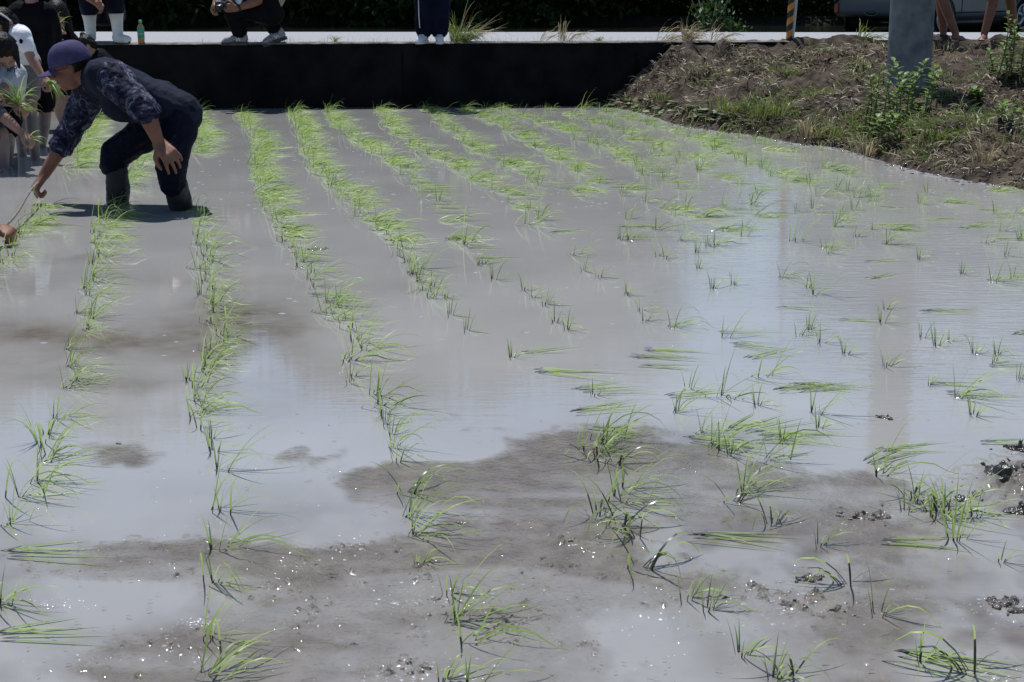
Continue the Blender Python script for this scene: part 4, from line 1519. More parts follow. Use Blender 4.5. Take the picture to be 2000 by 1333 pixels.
gb = on_bank(1541, 82)
gtop = P(1556, -160, gb.y + .05)
gu = empty('guy_guard', gb, 'leaning black and orange striped guy wire guard on the bank crest', 'guard')
d_ = gtop - gb
n_h, turns = 60, 9
rr_ = 0.032
ax = d_.normalized()
e1 = ax.cross(V3((0, 1, 0))).normalized()
e2 = ax.cross(e1)
# two helical bands that wrap the tube
for nm, mm, ph in (('black_band', 'stripe_black', 0.0), ('orange_band', 'orange', math.pi)):
    b2 = MB()
    vs, fs = [], []
    L_ = d_.length
    steps = 220
    for i in range(steps + 1):
        t = i / steps
        for kk in range(7):
            w = ph + turns * 2 * math.pi * t * 1.0 + math.pi * kk / 6
            vs.append(gb + ax * L_ * t + (e1 * math.cos(w) + e2 * math.sin(w)) * rr_)
    for i in range(steps):
        for kk in range(6):
            fs.append((i * 7 + kk, i * 7 + kk + 1, (i + 1) * 7 + kk + 1, (i + 1) * 7 + kk))
    b2.add(vs, fs)
    o = b2.obj(nm, M[mm], gu)
gw = MB()
gw.tube([gb - ax * .1, gtop + ax * 3.2], [.007, .007], 8)
gw.obj('wire', M['steel'], gu)
sp_ = MB()
q0 = on_bank(1551, 78) + V3((0, .15, 0))
sp_.lathe(q0 - V3((0, 0, .1)), [(0.021, 0), (0.021, 0.50), (0.018, .51), (0.001, .512)], 16, P(1556, -30, q0.y) - q0)
tag(sp_.obj('marker_post', M['steel']), 'short pale steel post right behind the striped guard', 'post')

bp_ = on_wall(276, 0.05)
bt = empty('tea_bottle', bp_, 'green-labelled tea bottle standing on the wall top', 'bottle')
t = MB()
t.lathe(bp_, [(0.001, 0), (0.029, 0.0), (0.032, 0.006), (0.032, 0.05), (0.030, 0.055), (0.032, 0.06), (0.032, 0.135), (0.027, 0.155), (0.015, 0.178), (0.0125, 0.184), (0.0125, 0.196), (0.001, .197)], 24)
t.obj('bottle_body', M['tea'], bt)
t = MB()
t.lathe(bp_, [(0.0328, 0.045), (0.0328, 0.142), (0.029, 0.155)], 24)
t.obj('label', M['tealabel'], bt)
t = MB()
for z in (0.085,):
    t.lathe(bp_, [(0.0332, z), (0.0332, z + 0.006)], 24)
t.obj('label_band', M['yellowmark'], bt)
t = MB()
t.lathe(bp_, [(0.0145, 0.19), (0.015, 0.192), (0.015, 0.212), (0.013, 0.214), (0.001, 0.214)], 20)
t.obj('bottle_cap', M['teacap'], bt)

# ------------------------------------------------------------------ people on the road
def W(px, py, Y):
    return P(px, py, Y)


# crouching person in white boots
Y = 14.85
zr = 0.615
an1, an2 = P(178, 78, Y - .05), P(231, 78, Y - .15)
an1.z = zr + .09; an2.z = zr + .09
j = dict(head=W(190, -120, Y), neck=W(192, -92, Y), shL=W(228, -72, Y - .05), shR=W(150, -72, Y), elL=W(205, -8, Y - .3), wrL=W(172, -14, Y - .35), elR=W(166, -12, Y - .25), wrR=W(190, 8, Y - .38),
         hipL=W(222, 26, Y + .28), hipR=W(186, 26, Y + .28), knL=W(224, -4, Y - .16), knR=W(172, 0, Y - .1), anL=an2, anR=an1)
r_ = person('person in white rubber boots and dark clothes crouching on the wall by the bottle', j, 1.0, skin='skin', shirt='black', sleeve=1.0, bottoms='trouser', leg=1.28, feet='boots',
            hf=(0, -.9, -.4))
for an, kn, fd in ((an1, j['knR'], (0.15, -1, 0)), (an2, j['knL'], (0.75, -.65, 0))):
    m = MB()
    f_ = V3(fd).normalized()
    top = lerp(an, kn, .62)
    ax = (top - an).normalized()
    m.lathe(an - ax * .02, [(0.045, -.03), (0.048, 0.0), (0.052, .08), (0.062, .2), (0.074, (top - an).length), (0.069, (top - an).length + .002), (0.05, .1)], 20, ax)
    o = m.obj('boot', M['whiteboot'], r_)
    m = MB()
    m.capsule(an + V3((0, 0, -.04)) - f_ * .02, .047, an + f_ * .15 + V3((0, 0, -.052)), .036)
    m.fuse('boot_foot', M['whiteboot'], r_, .006, 2)
    m = MB()
    m.capsule(an + V3((0, 0, -.078)) - f_ * .03, .014, an + f_ * .17 + V3((0, 0, -.078)), .014)
    m.obj('sole', M['sole'], r_)

# crouching photographer
an1, an2 = P(470, 74, Y - .06), P(541, 74, Y + .02)
an1.z = zr + .078; an2.z = zr + .105
j = dict(head=W(470, -140, Y), neck=W(488, -105, Y), shL=W(500, -85, Y - .17), shR=W(486, -85, Y + .17), elL=W(505, 2, Y - .2), wrL=W(462, 17, Y - .3), elR=W(452, -20, Y + .05), wrR=W(420, 4, Y - .12),
         hipL=W(530, 26, Y - .1), hipR=W(528, 26, Y + .12), knL=W(466, -2, Y - .14), knR=W(452, -4, Y + .14), anL=an1, anR=an2)
j['knL'] = W(452, 14, Y - .12)
j['anL'], j['anR'] = an1, an2
j['knR'] = W(492, 0, Y + .1)
r_ = person('crouching photographer in black with grey sneakers, a small camera in both hands', j, 1.0, skin='skin', shirt='black', sleeve=0.72, bottoms='black', leg=1.88, feet='shoes',
            hf=(-.8, -.2, -.5), hands={'L': (V3((-0.9, -0.1, 0.05)), V3((0.0, -1, -0.2)), V3((0, 0, 1)), (30, 50, 40)), 'R': (V3((-.3, -.3, -.7)), V3((-.9, -.2, .2)), V3((.2, -.8, .3)), (40, 50, 30))})
shoe(r_, an1, (-1, -.1, 0), M['sneaker'], M['sole'], 1.0)
shoe(r_, an2, (-.95, -.3, 0), M['sneaker'], M['sole'], 1.0, pitch=-.32)
wt = MB()
el, wr = V3(j['elL']), V3(j['wrL'])
ax = (wr - el).normalized()
wt.lathe(wr - ax * .02, [(.031, -.012), (.034, -.01), (.034, .01), (.031, .012)], 18, ax)
wt.obj('watch', M['plastic'], r_)
tx = MB()
tx.ell(W(466, -2, Y - .3), V3((.035, 0, 0)), V3((0, .02, 0)), V3((0, 0, .05)), 12)
tx.obj('shirt_hem', M['blueprint'], r_)
cm_ = empty('camera_body', W(432, 12, Y - .3), 'small black camera with silver trim in the crouching photographer\'s hands', 'camera')
c = MB(); c.box(W(432, 11, Y - .3), (.11, .05, .065)); c.obj('body', M['plastic'], cm_, False, .008)
c = MB(); c.lathe(W(432, 14, Y - .325), [(.03, 0), (.03, .05), (.026, .055), (.024, .05), (.001, .045)], 24, V3((-.35, -.9, -.3))); c.obj('lens', M['plastic'], cm_)
c = MB(); c.lathe(W(428, 16, Y - .34), [(.031, .0), (.033, .012), (.031, .022)], 24, V3((-.35, -.9, -.3))); c.obj('lens_ring', M['silver'], cm_)
c = MB(); c.box(W(427, 3, Y - .31), (.05, .03, .014)); c.obj('top_plate', M['silver'], cm_, False, .004)
bg = empty('shoulder_bag', W(546, 6, Y - .1), 'tan shoulder bag with pale edge behind the crouching photographer', 'bag')
c = MB(); c.box(W(547, -4, Y - .1), (.10, .07, .22), Matrix.Rotation(.5, 3, 'Y')); c.obj('bag_body', M['bag'], bg, False, .012)
c = MB(); c.tube([W(556, -8, Y - .14), W(520, -80, Y - .16), W(490, -100, Y - .1)], [.007] * 3, 8); c.obj('strap', M['offwhite'], bg)

# standing person in navy trousers
Y = 14.9
an1, an2 = P(828, 74, Y), P(858, 76, Y + .02)
an1.z = an2.z = zr + .085
j = dict(head=W(846, -262, Y), neck=W(846, -225, Y), shL=W(886, -205, Y), shR=W(806, -205, Y), elL=W(896, -145, Y), wrL=W(890, -95, Y - .1), elR=W(796, -145, Y), wrR=W(802, -95, Y - .1),
         hipL=W(862, -98, Y), hipR=W(830, -98, Y), knL=W(861, -12, Y - .02), knR=W(830, -12, Y - .02), anL=an2, anR=an1)
r_ = person('person standing on the wall in straight navy trousers and pale sneakers', j, 1.0, shirt='grey', sleeve=1.0, bottoms='bluetrouser', leg=1.9, feet='shoes', baggy=.03)
shoe(r_, an1, (-.3, -1, 0), M['paleshoe'], M['offwhite'], .95)
shoe(r_, an2, (.1, -1, 0), M['paleshoe'], M['offwhite'], .95)
c = MB(); c.tube([W(817, -20, Y - .1), W(818, 30, Y - .11), W(820, 55, Y - .1)], [.005] * 3, 6); c.obj('side_cord', M['offwhite'], r_)

# barefoot people at the right, only lower legs in view
Y = 15.5
def barefoot(label, pxs_, top, knees, Y, s=.95, feet=((0, -1, 0), (0, -1, 0)), **kw):
    a1, a2 = P(pxs_[0], 74, Y - .1), P(pxs_[1], 74, Y + .15)
    a1.z = a2.z = zr + .075
    cx = top
    j = dict(head=W(cx, -265, Y), neck=W(cx, -228, Y), shR=W(cx - 38, -208, Y), shL=W(cx + 38, -208, Y), elR=W(cx - 48, -150, Y), wrR=W(cx - 44, -98, Y - .1), elL=W(cx + 48, -150, Y), wrL=W(cx + 44, -98, Y - .1),
             hipR=W(cx - 18, -98, Y), hipL=W(cx + 18, -98, Y), knR=W(knees[0], -14, Y - .08), knL=W(knees[1], -14, Y + .05), anR=a1, anL=a2, footR=feet[0], footL=feet[1])
    return person(label, j, s, skin='skin', bottoms='trouser', leg=.8, feet='bare', **kw)


barefoot('barefoot person behind the pole, calves bare, one leg slanting in from the pole', (1866, 1842), 1835, (1836, 1836), 15.25, shirt='grey', leg_skin=None, feet=((.3, -1, 0), (.2, -1, 0)))
barefoot('barefoot person standing at the far right edge, both calves bare', (1922, 1978), 1958, (1945, 1972), 15.2, shirt='white', leg_skin=None, feet=((-.5, -1, 0), (.2, -1, 0)))


# ------------------------------------------------------------------ car
def build_car():
    org = V3(P(1788, 60, 25.2)); org.z = 0.262
    root = empty('parked_car', org, 'silver car parked behind the pole, rear bumper towards the road', 'car')
    A = math.radians(43)
    R = Matrix.Rotation(A, 3, 'Z')
    # local: x along the car from the tail, y to its left (away), z up
    def L(x, y, z):
        return org + R @ V3((x, y, z))
    W2 = 0.85
    def loft(sections, name, m, closed=True):
        mb = MB()
        vs, fs = [], []
        n = len(sections[0])
        for s_ in sections:
            vs += [L(*p) for p in s_]
        for i in range(len(sections) - 1):
            for k in range(n):
                k2 = (k + 1) % n
                fs.append((i * n + k, i * n + k2, (i + 1) * n + k2, (i + 1) * n + k))
        fs.append(tuple(range(n - 1, -1, -1)))
        fs.append(tuple((len(sections) - 1) * n + k for k in range(n)))
        mb.add(vs, fs)
        o = mb.obj(name, m, root)
        return o
    def ring(x, hw, z0, z1, rr=0.12, n=6):
        cy = W2
        pts = []
        for (sy, zc, a0) in ((1, z1, 0), (-1, z1, 90), (-1, z0, 180), (1, z0, 270)):
            for k in range(n):
                a = math.radians(a0 + 90 * k / (n - 1))
                yy = cy + sy * (hw - rr) + rr * math.cos(a)
                zz = (z1 - rr if zc == z1 else z0 + rr) + rr * math.sin(a)
                pts.append((x, yy, zz))
        return pts
    secs = [ring(0.00, .70, .42, .86), ring(0.03, .78, .36, .95), ring(0.12, .83, .33, 1.0), ring(0.5, .85, .30, 1.02), ring(1.5, .85, .27, 1.0), ring(2.8, .85, .27, .96), ring(3.4, .85, .28, .92), ring(4.0, .82, .30, .82), ring(4.2, .72, .36, .70)]
    loft(secs, 'body', M['carpaint'])
    gs = [ring(.10, .70, .9, 1.05, .05), ring(.35, .68, .9, 1.5, .1), ring(.8, .66, .9, 1.6, .12), ring(2.0, .66, .9, 1.6, .12), ring(2.7, .68, .9, 1.45, .1), ring(3.3, .72, .9, .99, .04)]
    loft(gs, 'cabin', M['glass'])
    loft([ring(.42, .66, 1.56, 1.6, .02), ring(.9, .645, 1.58, 1.625, .02), ring(2.0, .645, 1.58, 1.625, .02), ring(2.35, .65, 1.5, 1.56, .02)], 'roof', M['carpaint'])
    sk = MB(); sk.box(L(2.1, W2, .235), (3.2, 1.5, .12), R); sk.obj('underbody', M['plastic'], root)
    # rear bumper: seam, recess, reflectors, hatch
    bs = MB()
    pts = [L(-.012, .10, .50), L(-.014, .16, .60), L(-.016, .24, .655), L(-.018, .4, .665), L(-.018, 1.3, .665), L(-.016, 1.46, .655), L(-.014, 1.54, .60), L(-.012, 1.6, .50)]
    bs.tube(pts, [.022] * 8, 8); bs.obj('bumper_seam', M['plastic'], root)
    rc = MB()
    rc.ell(L(.01, .85, .40), R @ V3((0, .11, 0)), R @ V3((.03, 0, 0)), V3((0, 0, .035)), 14); rc.obj('tow_recess', M['plastic'], root)
    lip = MB(); lip.tube([L(-.008, .85 + .13 * math.cos(w), .405 + .05 * math.sin(w)) for w in np.linspace(math.pi, 2 * math.pi, 10)], [.008] * 10, 6); lip.obj('recess_lip', M['carpaint'], root)
    for y in (.16, 1.54):
        rf = MB(); rf.box(L(.0, y, .47), (.05, .09, .17), R); rf.obj('reflector', M['redlight'], root, False, .015)
        tl = MB(); tl.box(L(.04, .10 if y < 1 else 1.6, .88), (.10, .16, .22), R); tl.obj('tail_light', M['redlight'], root, False, .02)
    hp = MB(); hp.box(L(-.0, W2, .78), (.03, .5, .13), R); hp.obj('plate_recess', M['plastic'], root, False, .01)
    # wheels
    for x in (.80, 3.35):
        for y, sd in ((.0, -1), (1.7, 1)):
            wc = L(x, y + (.10 if sd < 0 else -.10), .31)
            axd = R @ V3((0, sd, 0))
            arch = MB()
            arch.lathe(wc + axd * .075, [(.30, 0), (.365, .0), (.365, .035), (.30, .035)], 28, axd); arch.obj('wheel_arch', M['plastic'], root)
            ty = MB()
            ty.lathe(wc, [(.2, -.1), (.28, -.1), (.305, -.07), (.31, 0), (.305, .09), (.28, .112), (.215, .112), (.2, .08)], 30, axd)
            wo = ty.obj('wheel', M['tyre'], root)
            rm = MB()
            rm.lathe(wc, [(.215, .113), (.205, .122), (.19, .10), (.185, .04)], 28, axd)
            e1 = axd.cross(V3((0, 0, 1))).normalized()
            for k in range(5):
                a = 2 * math.pi * k / 5 + .3
                dr = e1 * math.cos(a) + V3((0, 0, 1)) * math.sin(a)
                rm.tube([wc + axd * .105, wc + axd * .112 + dr * .1, wc + axd * .105 + dr * .2], [.036, .03, .036], 8)
            rm.lathe(wc + axd * .09, [(.05, 0), (.05, .03), (.001, .034)], 16, axd)
            rm.obj('rim', M['rim'], wo)
            dk = MB(); dk.lathe(wc + axd * .03, [(.2, 0), (.001, .001)], 24, axd); dk.obj('brake_disc', M['plastic'], wo)
    for x in (1.35, 2.35):
        ds = MB(); ds.box(L(x, -.001, .66), (.008, .01, .56), R); ds.obj('door_seam', M['plastic'], root)
        dh = MB(); dh.box(L(x + .2, -.01, .80), (.16, .03, .03), R); dh.obj('door_handle', M['carpaint'], root, False, .01)
    sl = MB(); sl.tube([L(1.15, -.006, .40), L(3.0, -.006, .40)], [.014] * 2, 6); sl.obj('sill_strip', M['plastic'], root)


build_car()


# ------------------------------------------------------------------ trees beyond the pond
def leaf_cloud(center, rad, n, size, rng):
    """many leaf quads spread in clumps through an ellipsoid"""
    nc_ = max(8, n // 70)
    u_ = rng.normal(size=(nc_, 3)); u_ /= np.linalg.norm(u_, axis=1)[:, None]
    cl = u_ * (rng.uniform(0.25, 1.0, (nc_, 1)) ** 0.5) * np.array(rad) * 0.92
    which = rng.integers(0, nc_, n)
    p = cl[which] + rng.normal(scale=0.16, size=(n, 3)) * np.array(rad)
    a = rng.normal(size=(n, 3)); a /= np.linalg.norm(a, axis=1)[:, None]
    b = np.cross(a, rng.normal(size=(n, 3))); b /= np.linalg.norm(b, axis=1)[:, None]
    sz = size * rng.uniform(0.6, 1.4, (n, 1))
    c = p + np.array(center)
    v = np.stack([c - a * sz, c - b * sz * .5, c + a * sz, c + b * sz * .5], 1).reshape(-1, 3)
    q = np.arange(4 * n).reshape(n, 4)
    sh = np.clip(0.35 + 0.3 * (which % 7) / 6 + rng.uniform(-.2, .35, n), 0, 1)
    return v, q, sh


def tree_proto(h, rx, low, n, seed, label, size=.17):
    rng = np.random.default_rng(seed)
    rnd = random.Random(seed)
    root = empty('tree', (0, 0, 0), label, 'tree', 'trees beyond the pond')
    t = MB()
    hh = h * .75
    pts = [V3((0.12 * math.sin(k * 1.7 + seed), 0.1 * math.cos(k * 1.3), hh * k / 6)) for k in range(7)]
    t.tube(pts, [0.03 * h * (1 - .12 * k) * .7 for k in range(7)], 8)
    for k in range(8):
        a = k * 2.4 + seed
        z = hh * (0.25 + .09 * k)
        t.tube([V3((0, 0, z)), V3((math.cos(a) * rx * .4, math.sin(a) * rx * .4, z + .08 * h)), V3((math.cos(a) * rx * .75, math.sin(a) * rx * .75, z + .1 * h))], [.012 * h, .008 * h, .003 * h], 6)
    t.obj('trunk', M['bark'], root)
    vs, qs, ss = [], [], []
    o = 0
    nb = 7
    for k in range(nb):
        f_ = k / (nb - 1)
        z = low + (h - low) * (0.08 + .84 * f_)
        r0 = rx * (0.62 + .4 * math.sin(math.pi * (0.25 + .62 * f_))) * (1.0 - .25 * f_)
        a = rnd.uniform(0, 6.28)
        off = rx * .30 * rnd.random()
        v, q, s_ = leaf_cloud((math.cos(a) * off, math.sin(a) * off, z), (r0, r0, (h - low) * .17), n // nb, size, rng)
        vs.append(v); qs.append(q + o); ss.append(s_); o += len(v)
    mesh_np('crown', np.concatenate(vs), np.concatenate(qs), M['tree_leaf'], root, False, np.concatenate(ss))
    return root


def copy_tree(src, loc, rz, sc, label):
    r = src.copy(); COL.objects.link(r)
    r.location = loc; r.rotation_euler = (0, 0, rz); r.scale = (sc, sc, sc)
    r['label'] = label
    for ch in list(src.children):
        c = ch.copy(); COL.objects.link(c); c.parent = r
    return r


protos = [None, tree_proto(8, 3.4, .1, 20000, 8, 'x', .10), tree_proto(3.6, 2.2, .0, 20000, 21, 'x', .065)]
spots = []
x = -17.0
while x < 15:
    spots.append(x)
    x += random.uniform(1.9, 2.5)
first = [True, True, True]
lab = {0: 'tall dark tree', 1: 'leafy dark tree', 2: 'low dark thicket'}
tn = 0
for row, (yy, jit) in enumerate(((31.6, .5), (34.8, .8))):
    for i, x in enumerate(spots):
        xx = x + (1.1 if row else 0) + random.uniform(-.3, .3)
        ang = xx / yy
        pxh = 1000 + F * xx / yy      # where it stands left to right
        sc0 = 1.0
        if pxh < 380: k, sc0 = 1, .85
        elif pxh < 540: k, sc0 = 2, .80
        elif pxh < 1200: k, sc0 = (2, 1.2) if row == 0 else (1, .9)
        elif pxh < 1340: k, sc0 = 2, .52
        elif pxh < 1440: k, sc0 = 2, 1.0
        elif pxh < 1640: k, sc0 = 2, .6
        else: k, sc0 = (2, 1.3) if row == 0 else (1, .7)
        tn += 1
        where = 'at the pond edge' if row == 0 else 'in the row behind the pond trees'
        l_ = f"{lab[k]} {where}, {i + 1} from the left"
        sc = sc0 * random.uniform(.92, 1.1)
        if first[k]:
            first[k] = False
            r = protos[k]
            r.location = (xx, yy + random.uniform(-jit, jit), .35); r.rotation_euler = (0, 0, random.uniform(0, 6)); r.scale = (sc,) * 3
            r['label'] = l_
        else:
            copy_tree(protos[k], (xx, yy + random.uniform(-jit, jit), .35), random.uniform(0, 6), sc, l_)

# bush on the near pond edge, mostly in shade
bp2 = P(1385, 50, 20.4); bp2.z = .33
bu = empty('bush', bp2, 'dark green bush with a few sunlit leaves beyond the road, left of the striped guard', 'bush')
rng = np.random.default_rng(5)
v, q, s_ = leaf_cloud((bp2.x + .1, bp2.y, .78), (.42, .35, .36), 420, .035, rng)
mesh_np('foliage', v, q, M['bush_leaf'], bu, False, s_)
sb = MB()
for k in range(6):
    a = k * 1.05
    sb.tube([bp2, bp2 + V3((math.cos(a) * .12, math.sin(a) * .12, .35)), bp2 + V3((math.cos(a) * .3, math.sin(a) * .3, .75))], [.014, .01, .004], 6)
sb.obj('stem', M['bark'], bu)

# ------------------------------------------------------------------ rice seedlings
def clump_mesh(kind, seed):
    rnd = random.Random(seed)
    bl, sh, mud = [], [], []
    def add(p, d, L, w, dr, tw, md=0.0):
        bl.append(blade_np(p, d, L, w, dr, 7, 0.004, tw)); sh.append(rnd.random()); mud.append(md)
    if kind == 'upright':
        for i in range(rnd.randint(5, 8)):
            a = rnd.uniform(0, 6.28)
            add((math.cos(a) * .012, math.sin(a) * .012, -.01), (math.cos(a) * .28 + .12, math.sin(a) * .28, 1), rnd.uniform(.06, .12), rnd.uniform(.0032, .0046), rnd.uniform(.1, .6), rnd.uniform(-.9, .9), .22)
        for i in range(2):
            add((0, 0, -.01), (.8, rnd.uniform(-.4, .4), .9), rnd.uniform(.12, .18), .005, rnd.uniform(.7, 1.2), rnd.uniform(-.6, .6), .1)
    elif kind == 'leaning':
        for i in range(rnd.randint(7, 12)):
            add((rnd.gauss(0, .02), rnd.gauss(0, .016), -.01), (rnd.uniform(.1, 1.15), rnd.gauss(.08, .34), rnd.uniform(.4, 1.2)), rnd.uniform(.09, .23), rnd.uniform(.0034, .005), rnd.uniform(.1, .75), rnd.uniform(-.9, .9), .10)
        for i in range(2):
            a = rnd.uniform(0, 6.28)
            add((0, 0, -.01), (math.cos(a) * .2, math.sin(a) * .2, 1), rnd.uniform(.06, .12), .0045, .2, rnd.uniform(-.9, .9), .2)
    elif kind == 'flattened':
        for i in range(rnd.randint(4, 7)):
            add((rnd.gauss(0, .012), rnd.gauss(0, .02), 0.0), (1, rnd.gauss(.06, .16), rnd.uniform(.02, .3)), rnd.uniform(.14, .27), rnd.uniform(.0045, .0065), rnd.uniform(.3, .9), rnd.uniform(-.25, .25), .05)
    elif kind == 'bushy':
        for i in range(15):
            a = rnd.uniform(0, 6.28)
            add((math.cos(a) * .018, math.sin(a) * .018, -.01), (math.cos(a) * .4 + .1, math.sin(a) * .3, 1), rnd.uniform(.09, .20), rnd.uniform(.0033, .0046), rnd.uniform(.1, .7), rnd.uniform(-.9, .9), .12)
    elif kind == 'drift':      # far, dense, streaming with the wind
        for i in range(rnd.randint(13, 18)):
            add((rnd.gauss(0, .025), rnd.gauss(0, .03), -.01), (rnd.uniform(.5, 1.4), rnd.gauss(.05, .28), rnd.uniform(.2, .9)), rnd.uniform(.11, .25), rnd.uniform(.0042, .0068), rnd.uniform(.2, .8), rnd.uniform(-.9, .9), .05)
    else:  # muddy
        for i in range(rnd.randint(6, 9)):
            a = rnd.uniform(0, 6.28)
            add((rnd.gauss(0, .012), rnd.gauss(0, .012), -.01), (math.cos(a) * .5 + .15, math.sin(a) * .4, rnd.uniform(.5, 1.1)), rnd.uniform(.09, .17), rnd.uniform(.004, .0056), rnd.uniform(.3, 1.3), rnd.uniform(-.9, .9), rnd.uniform(.1, .6))
    o = ribbons(bl, M['rice'], 'rice_seedling', None, sh, mats=[M['rice'], M['muddy_stem']], mud=mud)
    me = o.data
    bpy.data.objects.remove(o)
    return me


MESH = {k: [clump_mesh(k, s0 + i) for i in range(n)] for k, s0, n in (('upright', 100, 14), ('leaning', 200, 18), ('flattened', 300, 7), ('muddy', 400, 4), ('drift', 500, 12), ('bushy', 600, 2))}
VP = (400.0, HORIZON)
rowdir = V3(((VP[0] - 1000) / F * 1.0, 1.0, 0)); rowdir.x = (VP[0] - 1000) / F / (math.cos(TH)); rowdir.normalize()
rown = V3((rowdir.y, -rowdir.x, 0))
SP = 0.412
base_lat = G(410, 1250).dot(rown)          # the row that runs up behind the farmer's boots
u_, l_, f_, m_ = 'upright', 'leaning', 'flattened', 'muddy'
HAND = [(0, 1180, l_), (-8, 1240, f_), (10, 1080, f_), (20, 1022, l_), (38, 972, l_), (72, 942, l_), (84, 905, l_), (86, 862, 'big'), (136, 715, l_), (150, 742, l_), (132, 682, l_), (178, 622, l_),
        (400, 715, l_), (396, 800, l_), (366, 742, u_), (418, 882, u_), (424, 917, l_), (430, 1000, l_), (414, 1078, l_), (416, 1140, l_), (414, 1252, l_), (404, 1322, l_), (410, 680, l_), (436, 655, l_), (392, 838, u_),
        (660, 600, l_), (688, 640, l_), (702, 672, l_), (683, 750, u_), (735, 772, l_), (752, 832, u_), (764, 852, u_), (776, 902, u_), (796, 965, m_), (798, 1008, l_), (806, 1045, l_), (818, 1102, u_), (876, 1160, u_), (890, 1215, l_), (902, 1262, l_), (864, 1330, u_), (912, 1340, l_),
        (845, 560, u_), (870, 582, u_), (880, 616, u_), (912, 646, u_), (805, 535, l_), (1000, 700, u_), (1020, 692, f_), (1050, 727, f_), (1125, 762, f_), (1125, 806, f_), (1150, 838, f_), (1140, 880, l_), (1175, 890, l_), (1200, 970, l_), (1170, 1016, m_), (1210, 1030, m_), (1215, 985, l_), (1255, 1112, 'bigm'), (1240, 1050, m_),
        (945, 516, u_), (965, 546, u_), (1025, 568, u_), (1040, 582, u_), (1065, 596, u_), (1085, 630, u_), (1108, 646, u_), (1230, 696, f_), (1250, 716, f_), (1320, 806, l_), (1300, 778, f_), (1390, 872, l_), (1405, 882, l_), (1432, 982, m_), (1450, 965, l_), (1510, 1027, m_), (1355, 1050, f_), (1382, 1192, u_), (1340, 1170, u_), (1450, 1280, u_), (1512, 1330, u_), (1545, 1320, m_),
        (1140, 530, u_), (1170, 542, u_), (1225, 576, u_), (1252, 608, u_), (1260, 628, u_), (1310, 640, l_), (1400, 652, f_), (1430, 672, f_), (1480, 737, l_), (1600, 838, u_), (1585, 805, l_), (1602, 1066, u_), (1652, 1142, m_), (1716, 1203, u_), (1802, 1288, u_), (1890, 1312, 'bigm'), (1745, 1280, f_),
        (1230, 470, u_), (1285, 500, u_), (1302, 506, u_), (1365, 526, u_), (1432, 556, u_), (1576, 562, u_), (1560, 655, u_), (1605, 671, u_), (1652, 692, u_), (1712, 932, l_), (1700, 905, f_), (1770, 1003, u_), (1790, 985, l_), (1826, 1012, u_), (1868, 1052, 'tall'), (1855, 1000, m_), (1955, 1097, u_), (1720, 1062, f_), (1905, 1010, u_),
        (1620, 496, u_), (1553, 472, l_), (1672, 462, u_), (1796, 507, u_), (1880, 537, u_), (1732, 477, l_), (1802, 660, u_), (1830, 677, u_), (1856, 667, u_), (1905, 692, u_), (1940, 710, u_), (1990, 742, u_), (1866, 777, l_), (1732, 717, u_), (1690, 512, f_), (1700, 545, f_), (1550, 752, f_), (1562, 765, f_), (1902, 812, u_), (1948, 692, u_), (1520, 600, f_), (1640, 625, f_), (1330, 470, l_), (1395, 480, l_), (1925, 475, l_), (1965, 500, u_), (1985, 655, f_), (1820, 750, f_), (1370, 845, l_), (1980, 545, u_), (1730, 605, u_), (1500, 900, l_), (1530, 860, u_), (1410, 660, l_)]
# smaller hills between the listed ones keep each planted row unbroken
FILL = []
for a_, b_, kp in ((0, 12, .75), (12, 25, .85), (25, 42, .75)):
    pts = sorted(HAND[a_:b_], key=lambda q: q[1])
    for p0, p1 in zip(pts[:-1], pts[1:]):
        step = .125 * (0.5 * (p0[1] + p1[1]) + 40) ** 2 / 3600
        n_ = int(abs(p1[1] - p0[1]) / step)
        for i in range(1, n_ + 1):
            t = i / (n_ + 1)
            if p0[1] > 880 or random.random() > kp: continue
            FILL.append((p0[0] * (1 - t) + p1[0] * t + random.gauss(0, 9), p0[1] * (1 - t) + p1[1] * t + random.gauss(0, 5), random.choice((l_, l_, u_))))
for i in range(7):
    t = random.random()
    FILL.append((1130 + 110 * t + random.gauss(0, 22), 765 + 300 * t + random.gauss(0, 10), random.choice((l_, f_, u_, m_))))
for i in range(26):
    FILL.append((random.uniform(1250, 1990), random.uniform(470, 900), random.choice((u_, u_, f_, l_))))
for i in range(3):
    FILL.append((random.gauss(1800, 80), random.gauss(1000, 30), random.choice((u_, l_, m_))))
HAND = HAND + FILL
for i in range(60):
    q = (random.uniform(1180, 2000), random.uniform(240, 470), random.choice((u_, f_, l_, l_)))
    g_ = G(q[0], q[1])
    if float(seg_dist(np.array([[g_.x]]), np.array([[g_.y]]))[0, 0]) < -.15: HAND.append(q)
GEN = []
